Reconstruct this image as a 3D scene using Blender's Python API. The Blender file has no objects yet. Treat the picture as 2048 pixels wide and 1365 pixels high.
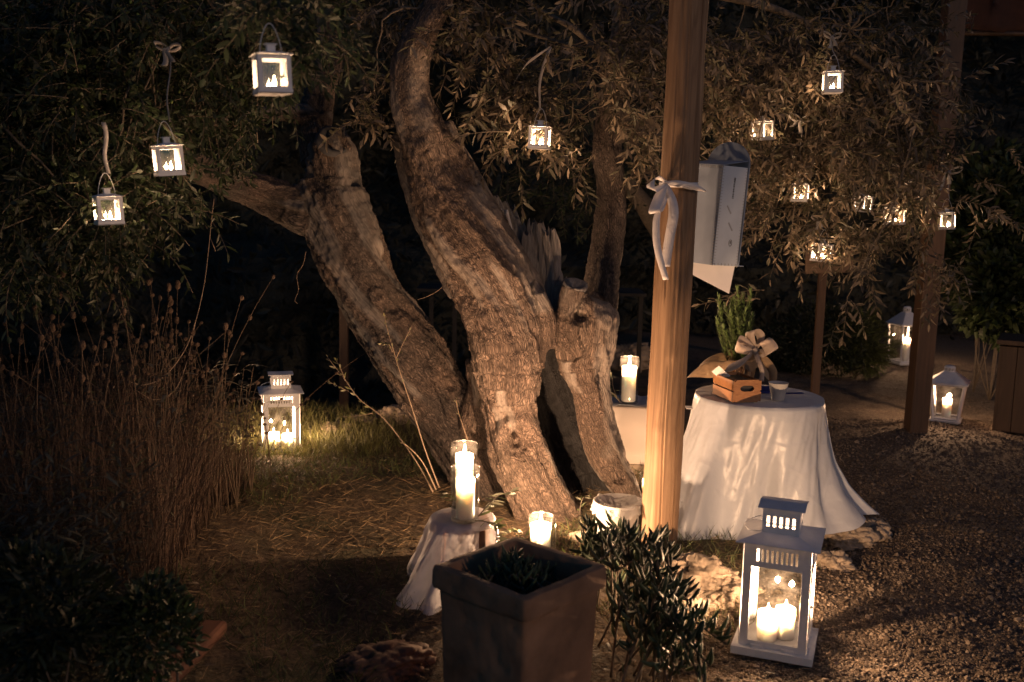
import bpy, math, random
import numpy as np
from mathutils import Vector, Matrix

random.seed(7)
rng = np.random.default_rng(7)
PI = math.pi
S = bpy.context.scene
C = S.collection

# ------------------------------------------------------------------ camera, sky, sun, exposure
F_PX, PITCH, ROLL, CAM_Z = 1991.0, math.radians(8.0), math.radians(1.3), 1.6
_fw = Vector((0, math.cos(PITCH), -math.sin(PITCH)))
_up0 = Vector((0, math.sin(PITCH), math.cos(PITCH)))
_x0 = Vector((1, 0, 0))
_R = _x0 * math.cos(ROLL) + _up0 * math.sin(ROLL)
_U = _up0 * math.cos(ROLL) - _x0 * math.sin(ROLL)
cam_d = bpy.data.cameras.new('camera')
cam = bpy.data.objects.new('camera', cam_d)
C.objects.link(cam)
M = Matrix((_R, _U, -_fw)).transposed().to_4x4()
M.translation = Vector((0, 0, CAM_Z))
cam.matrix_world = M
cam_d.sensor_width = 36.0
cam_d.lens = 35.0
cam_d.clip_start = 0.05
cam_d.clip_end = 500
cam_d.dof.use_dof = True
cam_d.dof.focus_distance = 4.85
cam_d.dof.aperture_fstop = 2.8
S.camera = cam

SUN_ELEV, SUN_AZ = math.radians(9), math.radians(140)     # azimuth measured from +Y clockwise
world = bpy.data.worlds.new('World')
S.world = world
world.use_nodes = True
wn = world.node_tree
bg = wn.nodes['Background']
sky = wn.nodes.new('ShaderNodeTexSky')
sky.sky_type = 'NISHITA'
sky.sun_disc = False
sky.sun_elevation = SUN_ELEV
sky.sun_rotation = SUN_AZ
sky.air_density = 1.0
sky.dust_density = 0.0
sky.ozone_density = 5.0
wn.links.new(sky.outputs[0], bg.inputs[0])
bg.inputs[1].default_value = 0.038
sd = bpy.data.lights.new('sun', 'SUN')
sd.energy = 0.34
sd.angle = math.radians(1.2)
sd.color = (1.0, 0.60, 0.38)
sun = bpy.data.objects.new('sun', sd)
C.objects.link(sun)
_sv = Vector((math.sin(SUN_AZ) * math.cos(SUN_ELEV), math.cos(SUN_AZ) * math.cos(SUN_ELEV), math.sin(SUN_ELEV)))
sun.rotation_euler = _sv.to_track_quat('Z', 'Y').to_euler()
sun.location = (3, -3, 4)
S.view_settings.view_transform = 'Standard'
S.view_settings.look = 'None'
S.view_settings.exposure = 0.0
S.view_settings.gamma = 1.0
S.view_settings.use_curve_mapping = False
S.render.engine = 'CYCLES'
S.cycles.use_denoising = True
S.cycles.max_bounces = 7
S.cycles.diffuse_bounces = 3
S.cycles.glossy_bounces = 4
S.cycles.transparent_max_bounces = 24
S.cycles.transmission_bounces = 4
S.cycles.sample_clamp_indirect = 2.0
S.cycles.caustics_reflective = False
S.cycles.caustics_refractive = False
S.cycles.use_light_tree = True

# ------------------------------------------------------------------ helpers
def P(px, py, Y):
    """world point on the sight line of photo pixel (px, py) at world distance Y"""
    d = _R * ((px - 1024) / F_PX) + _U * ((682.5 - py) / F_PX) + _fw
    k = Y / d.y
    return np.array((d.x * k, Y, CAM_Z + d.z * k))
def PZ(px, py, z=0.0):
    d = _R * ((px - 1024) / F_PX) + _U * ((682.5 - py) / F_PX) + _fw
    k = (z - CAM_Z) / d.z
    return np.array((d.x * k, d.y * k, z))
def mpp(Y):          # metres per photo pixel at distance Y
    return Y / F_PX * 1.01

def _h(ix, iy, iz, seed):
    n = (ix * 73856093) ^ (iy * 19349663) ^ (iz * 83492791) ^ (seed * 2654435761 & 0x7fffffff)
    n = n & 0x7fffffff
    n = (n ^ (n >> 13)) * 1274126177 & 0x7fffffff
    n = (n ^ (n >> 16)) * 668265263 & 0x7fffffff
    return ((n ^ (n >> 15)) & 0xffff) / 65535.0
def vnoise(p, seed=0):
    p = np.asarray(p, float)
    i = np.floor(p).astype(np.int64)
    f = p - i
    f = f * f * (3 - 2 * f)
    r = 0
    for dx in (0, 1):
        wx = f[:, 0] if dx else 1 - f[:, 0]
        for dy in (0, 1):
            wy = f[:, 1] if dy else 1 - f[:, 1]
            for dz in (0, 1):
                wz = f[:, 2] if dz else 1 - f[:, 2]
                r = r + wx * wy * wz * _h(i[:, 0] + dx, i[:, 1] + dy, i[:, 2] + dz, seed)
    return r * 2 - 1
def fbm(p, octv=3, seed=0):
    p = np.asarray(p, float)
    a, r = 1.0, 0
    for k in range(octv):
        r = r + a * vnoise(p * 2 ** k + 17.3 * k, seed + k)
        a *= 0.5
    return r
def worley(p, seed=0):
    """F1, F2 distances"""
    p = np.asarray(p, float)
    i = np.floor(p).astype(np.int64)
    f1 = np.full(len(p), 9.0); f2 = np.full(len(p), 9.0)
    for dx in (-1, 0, 1):
        for dy in (-1, 0, 1):
            for dz in (-1, 0, 1):
                a, b, c = i[:, 0] + dx, i[:, 1] + dy, i[:, 2] + dz
                q = np.stack([a + _h(a, b, c, seed + 1), b + _h(a, b, c, seed + 2), c + _h(a, b, c, seed + 3)], 1)
                d = np.sqrt(((q - p) ** 2).sum(1))
                n = d < f1
                f2 = np.where(n, f1, np.minimum(f2, d))
                f1 = np.where(n, d, f1)
    return f1, f2

def new_mesh(name, V, Fs, mis=None, smooth=True, attrs=None):
    V = np.asarray(V, np.float32).reshape(-1, 3)
    me = bpy.data.meshes.new(name)
    me.vertices.add(len(V))
    me.vertices.foreach_set('co', V.ravel())
    nl = sum(f.size for f in Fs); npol = sum(len(f) for f in Fs)
    me.loops.add(nl); me.polygons.add(npol)
    me.loops.foreach_set('vertex_index', np.concatenate([f.ravel() for f in Fs]).astype(np.int32))
    tot = np.concatenate([np.full(len(f), f.shape[1]) for f in Fs]).astype(np.int32)
    st = np.concatenate([[0], np.cumsum(tot)[:-1]]).astype(np.int32)
    me.polygons.foreach_set('loop_start', st)
    me.polygons.foreach_set('loop_total', tot)
    if mis is not None:
        me.polygons.foreach_set('material_index', np.concatenate([np.full(len(f), m) for f, m in zip(Fs, mis)]).astype(np.int32))
    me.polygons.foreach_set('use_smooth', np.full(npol, bool(smooth)))
    if attrs:
        for k, v in attrs.items():
            v = np.asarray(v, np.float32)
            a = me.attributes.new(k, 'FLOAT' if v.ndim == 1 else 'FLOAT_VECTOR', 'POINT')
            a.data.foreach_set('value' if v.ndim == 1 else 'vector', v.ravel())
    me.update()
    me.validate()
    return me
def frame_of(d):
    d = np.asarray(d, float); d = d / (np.linalg.norm(d) + 1e-12)
    a = np.array((0, 0, 1.0)) if abs(d[2]) < 0.9 else np.array((1.0, 0, 0))
    u = np.cross(a, d); u /= np.linalg.norm(u)
    return d, u, np.cross(d, u)
class MB:
    """collects shapes for ONE mesh object"""
    def __init__(s): s.V, s.F, s.M, s.n, s.A = [], [], [], 0, []
    def add(s, V, Fs, mi=0, rnd=None):
        V = np.asarray(V, float).reshape(-1, 3)
        if not isinstance(Fs, list): Fs = [Fs]
        for f in Fs:
            f = np.asarray(f, int)
            if len(f): s.F.append(f + s.n); s.M.append(mi)
        s.V.append(V); s.n += len(V)
        s.A.append(np.full(len(V), random.random()) if rnd is None else (np.full(len(V), rnd) if np.isscalar(rnd) else rnd))
        return s
    def box(s, c, size, rot=None, mi=0):
        x, y, z = np.array(size) / 2
        v = np.array([(i, j, k) for i in (-x, x) for j in (-y, y) for k in (-z, z)])
        if rot is not None: v = v @ np.array(rot).T
        f = [(0, 1, 3, 2), (4, 6, 7, 5), (0, 4, 5, 1), (2, 3, 7, 6), (0, 2, 6, 4), (1, 5, 7, 3)]
        return s.add(v + np.array(c), np.array(f), mi)
    def tube(s, pts, rad, n=8, mi=0, cap=True, rnd=None, flat=1.0):
        pts = np.asarray(pts, float); m = len(pts)
        rad = np.full(m, rad) if np.isscalar(rad) else np.asarray(rad, float)
        t = np.gradient(pts, axis=0)
        d, u, v = frame_of(t[0])
        V = []
        for i in range(m):
            ti = t[i] / (np.linalg.norm(t[i]) + 1e-12)
            u = u - ti * (u @ ti); u /= np.linalg.norm(u) + 1e-12
            v = np.cross(ti, u)
            a = np.arange(n) * 2 * PI / n
            V.append(pts[i] + rad[i] * (np.cos(a)[:, None] * u + flat * np.sin(a)[:, None] * v))
        V = np.concatenate(V)
        i = np.arange(m - 1)[:, None] * n; j = np.arange(n)[None]
        j2 = (j + 1) % n
        q = np.stack([i + j, i + j2, i + n + j2, i + n + j], -1).reshape(-1, 4)
        Fs = [q]
        if cap: Fs += [np.arange(n)[::-1][None], (np.arange(n) + (m - 1) * n)[None]]
        return s.add(V, Fs, mi, rnd)
    def lathe(s, prof, n=24, c=(0, 0, 0), mi=0, cap=(True, True), sx=1, sy=1):
        prof = np.asarray(prof, float); m = len(prof)
        a = np.arange(n) * 2 * PI / n
        V = np.stack([prof[:, 0:1] * np.cos(a) * sx, prof[:, 0:1] * np.sin(a) * sy, np.repeat(prof[:, 1:2], n, 1)], -1).reshape(-1, 3) + np.array(c)
        i = np.arange(m - 1)[:, None] * n; j = np.arange(n)[None]; j2 = (j + 1) % n
        Fs = [np.stack([i + j, i + j2, i + n + j2, i + n + j], -1).reshape(-1, 4)]
        if cap[0]: Fs.append(np.arange(n)[::-1][None])
        if cap[1]: Fs.append((np.arange(n) + (m - 1) * n)[None])
        return s.add(V, Fs, mi)
    def grid(s, G, mi=0, closed=False, thick=0.0):
        """G (m,n,3) grid sheet; with thickness a second skin"""
        m, n = G.shape[:2]
        i = np.arange(m - 1)[:, None] * n; j = np.arange(n if closed else n - 1)[None]; j2 = (j + 1) % n
        q = np.stack([i + j, i + j2, i + n + j2, i + n + j], -1).reshape(-1, 4)
        if thick:
            gu = np.gradient(G, axis=0); gv = np.gradient(G, axis=1)
            nn = np.cross(gu, gv); nn /= np.linalg.norm(nn, axis=2, keepdims=True) + 1e-9
            G2 = G + nn * thick
            V = np.concatenate([G.reshape(-1, 3), G2.reshape(-1, 3)])
            k = m * n
            Fs = [q, q[:, ::-1] + k]
            rims = []
            edges = [[(j_, j_ + 1) for j_ in range(n - 1)], [((m - 1) * n + j_ + 1, (m - 1) * n + j_) for j_ in range(n - 1)]]
            if not closed:
                edges += [[((i_ + 1) * n, i_ * n) for i_ in range(m - 1)], [(i_ * n + n - 1, (i_ + 1) * n + n - 1) for i_ in range(m - 1)]]
            for e in edges:
                for a, b in e: rims.append((b, a, a + k, b + k))
            Fs.append(np.array(rims))
            return s.add(V, Fs, mi)
        return s.add(G.reshape(-1, 3), q, mi)
    def strip(s, pts, wdir, w, mi=0, thick=0.0006):
        pts = np.asarray(pts, float); wdir = np.asarray(wdir, float)
        if wdir.ndim == 1: wdir = np.repeat(wdir[None], len(pts), 0)
        w = np.full(len(pts), w) if np.isscalar(w) else np.asarray(w)
        G = np.stack([pts - wdir * w[:, None] / 2, pts, pts + wdir * w[:, None] / 2], 1)
        return s.grid(G, mi, thick=thick)
    def prism(s, poly, z0, z1, mat=None, mi=0):
        """poly (n,2) extruded; mat maps local (x,y,z) -> world via 4x4"""
        poly = np.asarray(poly, float); n = len(poly)
        V = np.concatenate([np.c_[poly, np.full(n, z0)], np.c_[poly, np.full(n, z1)]])
        if mat is not None: V = V @ np.array(mat)[:3, :3].T + np.array(mat)[:3, 3]
        j = np.arange(n); j2 = (j + 1) % n
        return s.add(V, [j[::-1][None], (j + n)[None], np.stack([j, j2, j2 + n, j + n], 1)], mi)
    def mesh(s, name, smooth=True, origin=None, attr=True):
        V = np.concatenate(s.V)
        if origin is not None: V = V - np.array(origin)
        return new_mesh(name, V, s.F, s.M, smooth, {'rnd': np.concatenate(s.A)} if attr else None)
    def build(s, name, mats, parent=None, smooth=True, world=False, bevel=0, auto=None):
        org = np.array(parent.location) if (world and parent is not None) else None
        me = s.mesh(name, smooth, org)
        for m in (mats if isinstance(mats, (list, tuple)) else [mats]): me.materials.append(m)
        o = bpy.data.objects.new(name, me); C.objects.link(o)
        if parent is not None: o.parent = parent
        if bevel:
            b = o.modifiers.new('edge', 'BEVEL'); b.width = bevel; b.segments = 2; b.limit_method = 'ANGLE'
        if auto is not None and smooth:
            try: me.set_sharp_from_angle(angle=math.radians(auto))
            except Exception: pass
        return o
def obj(name, me, parent=None, mats=None):
    o = bpy.data.objects.new(name, me); C.objects.link(o)
    if parent is not None: o.parent = parent
    if mats and not me.materials:
        for m in mats: me.materials.append(m)
    return o
def tag(o, label=None, cat=None, group=None, kind=None):
    if label: o['label'] = label
    if cat: o['category'] = cat
    if group: o['group'] = group
    if kind: o['kind'] = kind
    return o
def thing(name, label, cat, loc=(0, 0, 0), rz=0, group=None, rx=0, ry=0):
    o = bpy.data.objects.new(name, None); C.objects.link(o)
    o.empty_display_size = 0.05
    o.location = [float(v) for v in loc]; o.rotation_euler = (rx, ry, rz)
    return tag(o, label, cat, group)
def kids(o): return [c for c in bpy.data.objects if c.parent == o]
def copy_tree(o, parent=None, ch=None):
    c = o.copy(); C.objects.link(c)
    if parent is not None: c.parent = parent
    for k in kids(o): copy_tree(k, c)
    return c
def spline(pts, n):
    """catmull-rom through rows of pts (any columns)"""
    p = np.asarray(pts, float)
    p = np.concatenate([2 * p[:1] - p[1:2], p, 2 * p[-1:] - p[-2:-1]])
    m = len(p) - 3
    out = []
    for t in np.linspace(0, m - 1e-6, n):
        i = int(t); u = t - i
        a, b, c, d = p[i], p[i + 1], p[i + 2], p[i + 3]
        out.append(0.5 * ((2 * b) + (c - a) * u + (2 * a - 5 * b + 4 * c - d) * u * u + (3 * b - a - 3 * c + d) * u ** 3))
    return np.array(out)
def rotz(a):
    return np.array(((math.cos(a), -math.sin(a), 0), (math.sin(a), math.cos(a), 0), (0, 0, 1)))

# ------------------------------------------------------------------ materials
class NT:
    def __init__(s, name):
        s.m = bpy.data.materials.new(name); s.m.use_nodes = True
        s.t = s.m.node_tree; s.b = s.t.nodes['Principled BSDF']; s.out = s.t.nodes['Material Output']
    def n(s, typ, **kw):
        x = s.t.nodes.new('ShaderNode' + typ)
        for k, v in kw.items():
            if k in x.inputs.keys() if isinstance(k, str) else False: x.inputs[k].default_value = v
            else: setattr(x, k, v)
        return x
    def l(s, a, b): s.t.links.new(a, b)
    def set(s, **kw):
        for k, v in kw.items():
            k = k.replace('_', ' ')
            s.b.inputs[k].default_value = (*v, 1) if (isinstance(v, tuple) and len(v) == 3 and s.b.inputs[k].type == 'RGBA') else v
        return s
    def coord(s, kind='Object', scale=(1, 1, 1), attr=None):
        if attr:
            c = s.n('Attribute'); c.attribute_name = attr; o = c.outputs['Vector']
        else:
            o = s.n('TexCoord').outputs[kind]
        mp = s.n('Mapping'); mp.inputs['Scale'].default_value = scale
        s.l(o, mp.inputs[0]); return mp.outputs[0]
    def noise(s, co, scale, detail=4, rough=0.55, out='Fac'):
        x = s.n('TexNoise'); x.inputs['Scale'].default_value = scale; x.inputs['Detail'].default_value = detail; x.inputs['Roughness'].default_value = rough
        s.l(co, x.inputs['Vector']); return x.outputs[out]
    def ramp(s, fac, stops):
        r = s.n('ValToRGB'); e = r.color_ramp.elements
        while len(e) < len(stops): e.new(0.5)
        for i, (p, c) in enumerate(stops):
            e[i].position = p; e[i].color = (*c, 1) if len(c) == 3 else c
        s.l(fac, r.inputs[0]); return r.outputs[0]
    def mix(s, fac, a, b, mode='MIX'):
        x = s.n('Mix', data_type='RGBA', blend_type=mode)
        for v, i in ((fac, 0), (a, 6), (b, 7)):
            if hasattr(v, 'links') or hasattr(v, 'is_linked'): s.l(v, x.inputs[i])
            else: x.inputs[i].default_value = (*v, 1) if isinstance(v, tuple) and len(v) == 3 else v
        return x.outputs[2]
    def bump(s, h, strength=0.5, dist=0.01, prev=None):
        x = s.n('Bump'); x.inputs['Strength'].default_value = strength; x.inputs['Distance'].default_value = dist
        s.l(h, x.inputs['Height'])
        if prev is not None: s.l(prev, x.inputs['Normal'])
        return x.outputs[0]
    def attr(s, name):
        a = s.n('Attribute'); a.attribute_name = name; return a.outputs['Fac']

def m_simple(name, col, rough=0.6, var=0.25, nscale=20, bump=0.2, bdist=0.003, metallic=0.0, stretch=(1, 1, 1), **kw):
    t = NT(name)
    co = t.coord(scale=stretch)
    f = t.noise(co, nscale, 5)
    lo = tuple(c * (1 - var) for c in col); hi = tuple(min(1, c * (1 + var)) for c in col)
    t.l(t.ramp(f, [(0.3, lo), (0.7, hi)]), t.b.inputs['Base Color'])
    t.set(Roughness=rough, Metallic=metallic)
    if bump: t.l(t.bump(t.noise(co, nscale * 4, 4), bump, bdist), t.b.inputs['Normal'])
    t.set(**kw)
    return t.m

def m_bark():
    t = NT('olive_bark')
    co = t.coord(attr='barkco')
    mp = t.n('Mapping'); mp.inputs['Scale'].default_value = (1, 1, 0.3); t.l(co, mp.inputs[0]); q = mp.outputs[0]
    wn_ = t.noise(q, 22, 3, out='Color')
    warp = t.mix(0.035, q, wn_, 'LINEAR_LIGHT')
    v = t.n('TexVoronoi', feature='DISTANCE_TO_EDGE'); v.inputs['Scale'].default_value = 58; t.l(warp, v.inputs['Vector'])
    crack = t.ramp(v.outputs['Distance'], [(0.0, (0, 0, 0)), (0.14, (1, 1, 1))])
    v2 = t.n('TexVoronoi', feature='DISTANCE_TO_EDGE'); v2.inputs['Scale'].default_value = 125; t.l(warp, v2.inputs['Vector'])
    crack2 = t.ramp(v2.outputs['Distance'], [(0.0, (0, 0, 0)), (0.2, (1, 1, 1))])
    big = t.noise(q, 5, 4)
    fine = t.noise(q, 190, 5, 0.65)
    base = t.ramp(big, [(0.28, (0.17, 0.118, 0.09)), (0.5, (0.27, 0.192, 0.147)), (0.72, (0.37, 0.282, 0.222))])
    base = t.mix(0.6, base, t.ramp(fine, [(0.3, (0.45, 0.45, 0.45)), (0.7, (1.35, 1.35, 1.35))]), 'MULTIPLY')
    base = t.mix(0.85, base, t.mix(1.0, t.mix(0.5, (1.0, 1.0, 1.0), crack), t.mix(0.7, (1.0, 1.0, 1.0), crack2), 'MULTIPLY'), 'MULTIPLY')
    # weathered bare wood where the bark has gone
    qd = t.n('Mapping'); qd.inputs['Scale'].default_value = (1, 1, 0.08); t.l(co, qd.inputs[0])
    g = t.noise(qd.outputs[0], 120, 6, 0.6)
    dead = t.ramp(g, [(0.3, (0.14, 0.12, 0.105)), (0.55, (0.29, 0.25, 0.215)), (0.75, (0.38, 0.33, 0.29))])
    bare = t.attr('bare')
    col = t.mix(bare, base, dead)
    charred = t.attr('charred')
    char_c = t.ramp(g, [(0.3, (0.012, 0.012, 0.013)), (0.7, (0.035, 0.034, 0.036))])
    col = t.mix(charred, col, char_c)
    col = t.mix(t.attr('dark_tone'), col, t.mix(1.0, col, (0.42, 0.46, 0.52), 'MULTIPLY'))
    t.l(col, t.b.inputs['Base Color'])
    t.set(Roughness=0.88)
    h = t.mix(0.5, crack, crack2)
    h = t.mix(0.45, h, fine)
    h = t.mix(bare, h, g)
    t.l(t.bump(h, 1.0, 0.016), t.b.inputs['Normal'])
    return t.m

def m_wood(name, dark, light, scale=8, stretch=(1, 1, 0.08), rough=0.6, bump=0.25):
    t = NT(name)
    co = t.coord(scale=stretch)
    w = t.noise(co, scale, 3, out='Color')
    q = t.mix(0.12, co, w, 'LINEAR_LIGHT')
    g = t.noise(q, scale * 7, 6, 0.6)
    big = t.noise(co, scale * 0.8, 3)
    c = t.ramp(g, [(0.25, dark), (0.75, light)])
    c = t.mix(0.5, c, t.ramp(big, [(0.3, (0.62, 0.6, 0.55)), (0.7, (1.25, 1.25, 1.25))]), 'MULTIPLY')
    t.l(c, t.b.inputs['Base Color']); t.set(Roughness=rough)
    t.l(t.bump(g, bump, 0.003), t.b.inputs['Normal'])
    return t.m

def m_leaf(name, top, under, trans=0.25, rough=0.55):
    t = NT(name)
    r = t.attr('rnd')
    geo = t.n('NewGeometry')
    topc = t.ramp(r, [(0.0, tuple(c * 0.55 for c in top)), (0.6, top), (1.0, tuple(c * 1.5 for c in top))])
    undc = t.ramp(r, [(0.0, tuple(c * 0.3 for c in under)), (0.5, tuple(c * 0.6 for c in under)), (1.0, tuple(c * 1.3 for c in under))])
    c = t.mix(geo.outputs['Backfacing'], topc, undc)
    t.l(c, t.b.inputs['Base Color']); t.set(Roughness=rough)
    tr = t.n('BsdfTranslucent'); t.l(c, tr.inputs[0])
    mx = t.n('MixShader'); mx.inputs[0].default_value = trans
    t.l(t.b.outputs[0], mx.inputs[1]); t.l(tr.outputs[0], mx.inputs[2]); t.l(mx.outputs[0], t.out.inputs[0])
    return t.m

def m_glass(name='clear_glass', refl=1.0, dirt=0.04):
    t = NT(name)
    tr = t.n('BsdfTransparent'); tr.inputs[0].default_value = (0.94, 0.955, 0.95, 1)
    gl = t.n('BsdfGlossy'); gl.inputs['Roughness'].default_value = 0.02
    lw = t.n('LayerWeight'); lw.inputs['Blend'].default_value = 0.5
    p5 = t.n('Math', operation='POWER'); p5.inputs[1].default_value = 4.0; t.l(lw.outputs['Facing'], p5.inputs[0])
    ma = t.n('Math', operation='MULTIPLY_ADD', use_clamp=True); ma.inputs[1].default_value = 0.6; ma.inputs[2].default_value = 0.04 * refl; t.l(p5.outputs[0], ma.inputs[0])
    mx = t.n('MixShader'); t.l(ma.outputs[0], mx.inputs[0]); t.l(tr.outputs[0], mx.inputs[1]); t.l(gl.outputs[0], mx.inputs[2])
    df = t.n('BsdfDiffuse'); df.inputs[0].default_value = (0.75, 0.72, 0.68, 1)
    f = t.ramp(t.noise(t.coord(), 14, 5), [(0.4, (0, 0, 0)), (0.75, (dirt * 2, dirt * 2, dirt * 2))])
    m2 = t.n('MixShader'); t.l(f, m2.inputs[0]); t.l(mx.outputs[0], m2.inputs[1]); t.l(df.outputs[0], m2.inputs[2])
    t.l(m2.outputs[0], t.out.inputs[0])
    return t.m

def m_wax():
    t = NT('candle_wax')
    t.set(Base_Color=(0.93, 0.89, 0.83), Roughness=0.4, Subsurface_Weight=1.0, Subsurface_Radius=(1.0, 0.94, 0.88), Subsurface_Scale=0.05)
    t.l(t.bump(t.noise(t.coord(), 60, 3), 0.1, 0.002), t.b.inputs['Normal'])
    return t.m
def m_flame():
    t = NT('flame')
    em = t.n('Emission'); em.inputs[0].default_value = (1.0, 0.78, 0.45, 1); em.inputs[1].default_value = 30
    tr = t.n('BsdfTransparent'); ad = t.n('AddShader')
    t.l(em.outputs[0], ad.inputs[0]); t.l(tr.outputs[0], ad.inputs[1]); t.l(ad.outputs[0], t.out.inputs[0])
    t.m.cycles.emission_sampling = 'NONE'
    return t.m
def m_cloth(name, col, trans=0.0, sheen=0.3, wr=0.5, rough=0.5, sheer=0.0, wscale=7, fine=600):
    t = NT(name)
    co = t.coord()
    w = t.noise(co, wscale, 5, 0.5)
    t.set(Base_Color=col, Roughness=rough, Sheen_Weight=sheen)
    v = t.n('TexVoronoi', feature='SMOOTH_F1'); v.inputs['Scale'].default_value = wscale * 1.3
    t.l(t.mix(0.2, co, t.noise(co, 6, 3, out='Color'), 'LINEAR_LIGHT'), v.inputs['Vector'])
    cr = t.ramp(t.noise(t.mix(0.15, co, t.noise(co, 3, 2, out='Color'), 'LINEAR_LIGHT'), wscale * 0.9, 2, 0.4), [(0.44, (0, 0, 0)), (0.5, (1, 1, 1)), (0.56, (0, 0, 0))])
    b = t.bump(w, wr, 0.02); b = t.bump(cr, wr * 0.5, 0.006, b); b = t.bump(v.outputs['Distance'], wr * 0.7, 0.012, b); b = t.bump(t.noise(co, fine, 2), 0.15, 0.001, b)
    t.l(b, t.b.inputs['Normal'])
    last = t.b.outputs[0]
    if trans:
        tr = t.n('BsdfTranslucent'); tr.inputs[0].default_value = (*col, 1)
        mx = t.n('MixShader'); mx.inputs[0].default_value = trans
        t.l(last, mx.inputs[1]); t.l(tr.outputs[0], mx.inputs[2]); last = mx.outputs[0]
    if sheer:
        tp = t.n('BsdfTransparent'); mx = t.n('MixShader'); mx.inputs[0].default_value = sheer
        t.l(last, mx.inputs[1]); t.l(tp.outputs[0], mx.inputs[2]); last = mx.outputs[0]
    t.l(last, t.out.inputs[0])
    return t.m

BARK = m_bark()
LEAF = m_leaf('olive_leaf', (0.065, 0.062, 0.036), (0.27, 0.215, 0.15))
LEAF_G = m_leaf('green_olive_leaf', (0.022, 0.038, 0.013), (0.045, 0.06, 0.03))
TWIG = m_simple('twig_bark', (0.12, 0.095, 0.07), 0.8, 0.3, 60)
GLASS = m_glass(dirt=0.004)
PANE = m_glass('lantern_pane', 2.0, 0.006)
WAX = m_wax(); FLAME = m_flame()
WHITE = m_simple('white_painted_metal', (0.72, 0.73, 0.76), 0.42, 0.06, 30, 0.15, 0.001, Specular_IOR_Level=0.5)
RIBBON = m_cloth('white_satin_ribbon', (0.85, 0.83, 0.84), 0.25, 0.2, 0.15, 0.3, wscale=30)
POSTWOOD = m_wood('treated_pine', (0.14, 0.078, 0.040), (0.37, 0.235, 0.135), 6, (1, 1, 0.06), 0.75, 0.6)
DARKWOOD = m_wood('dark_stained_wood', (0.045, 0.024, 0.014), (0.10, 0.055, 0.03), 6, (1, 1, 0.08))
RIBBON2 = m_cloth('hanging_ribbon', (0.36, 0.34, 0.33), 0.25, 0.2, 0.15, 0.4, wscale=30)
CRATEWOOD = m_wood('crate_wood', (0.22, 0.09, 0.035), (0.46, 0.23, 0.10), 22, (0.12, 1, 1))
TERRA = m_simple('terracotta', (0.27, 0.15, 0.085), 0.9, 0.45, 5, 0.6, 0.005)
ROCK = m_simple('limestone', (0.30, 0.24, 0.18), 0.9, 0.45, 12, 0.8, 0.012)
BURLAP = m_cloth('burlap', (0.42, 0.29, 0.17), 0.25, 0.2, 0.5, 0.9, wscale=14, fine=260)
DRY = m_simple('dry_stem', (0.10, 0.07, 0.045), 0.9, 0.4, 30)
WICK = m_simple('wick', (0.02, 0.015, 0.012), 0.9, 0)
# ------------------------------------------------------------------ ground
def smooth(a, b, x):
    t = np.clip((x - a) / (b - a), 0, 1); return t * t * (3 - 2 * t)
def terr(x, y):
    x = np.asarray(x, float); y = np.asarray(y, float)
    sh = x.shape
    p = np.stack([x.ravel(), y.ravel(), np.zeros(x.size)], 1)
    z = 0.03 * fbm(p * 1.3, 3, 5).reshape(sh) + 0.008 * fbm(p * 9, 2, 9).reshape(sh)
    # low bank behind the grass on the left, ground falling away past it
    crest = 7.0
    left = 1 - smooth(-0.2, 0.9, x)
    z = z + left * 0.09 * np.exp(-((y - 6.85) / 0.35) ** 2)
    z = z - left * 1.6 * smooth(7.1, 8.6, y) - (1 - left) * 0.0
    # planting bed edge: the tree stands a hand above the gravel on the right
    bed = (1 - smooth(1.15, 1.75, x + 0.25 * np.sin(y * 2))) * smooth(3.4, 4.1, y) * (1 - smooth(5.6, 6.6, y))
    z = z + 0.05 * bed
    return z
def gravel_e(x, y): return x - (0.62 + 0.73 * smooth(3.5, 4.3, y)) + 0.25 * vnoise(np.c_[x, y, x * 0] * 1.7, 7)
def tz(x, y): return float(terr(np.array([x]), np.array([y]))[0])
def on_ground(px, py, Y=None):
    q = PZ(px, py, 0)
    for _ in range(6):
        q = PZ(px, py, tz(q[0], q[1]))
    return q
xs = np.concatenate([np.linspace(-60, -4, 40)[:-1], np.linspace(-4, 4.5, 300), np.linspace(4.5, 60, 40)[1:]])
ys = np.concatenate([np.linspace(-30, 1.6, 24)[:-1], np.linspace(1.6, 10.5, 330), np.linspace(10.5, 120, 60)[1:]])
X, Y = np.meshgrid(xs, ys)
Z = terr(X, Y)
g = MB().grid(np.stack([X, Y, Z], -1)[:, ::1])
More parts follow.
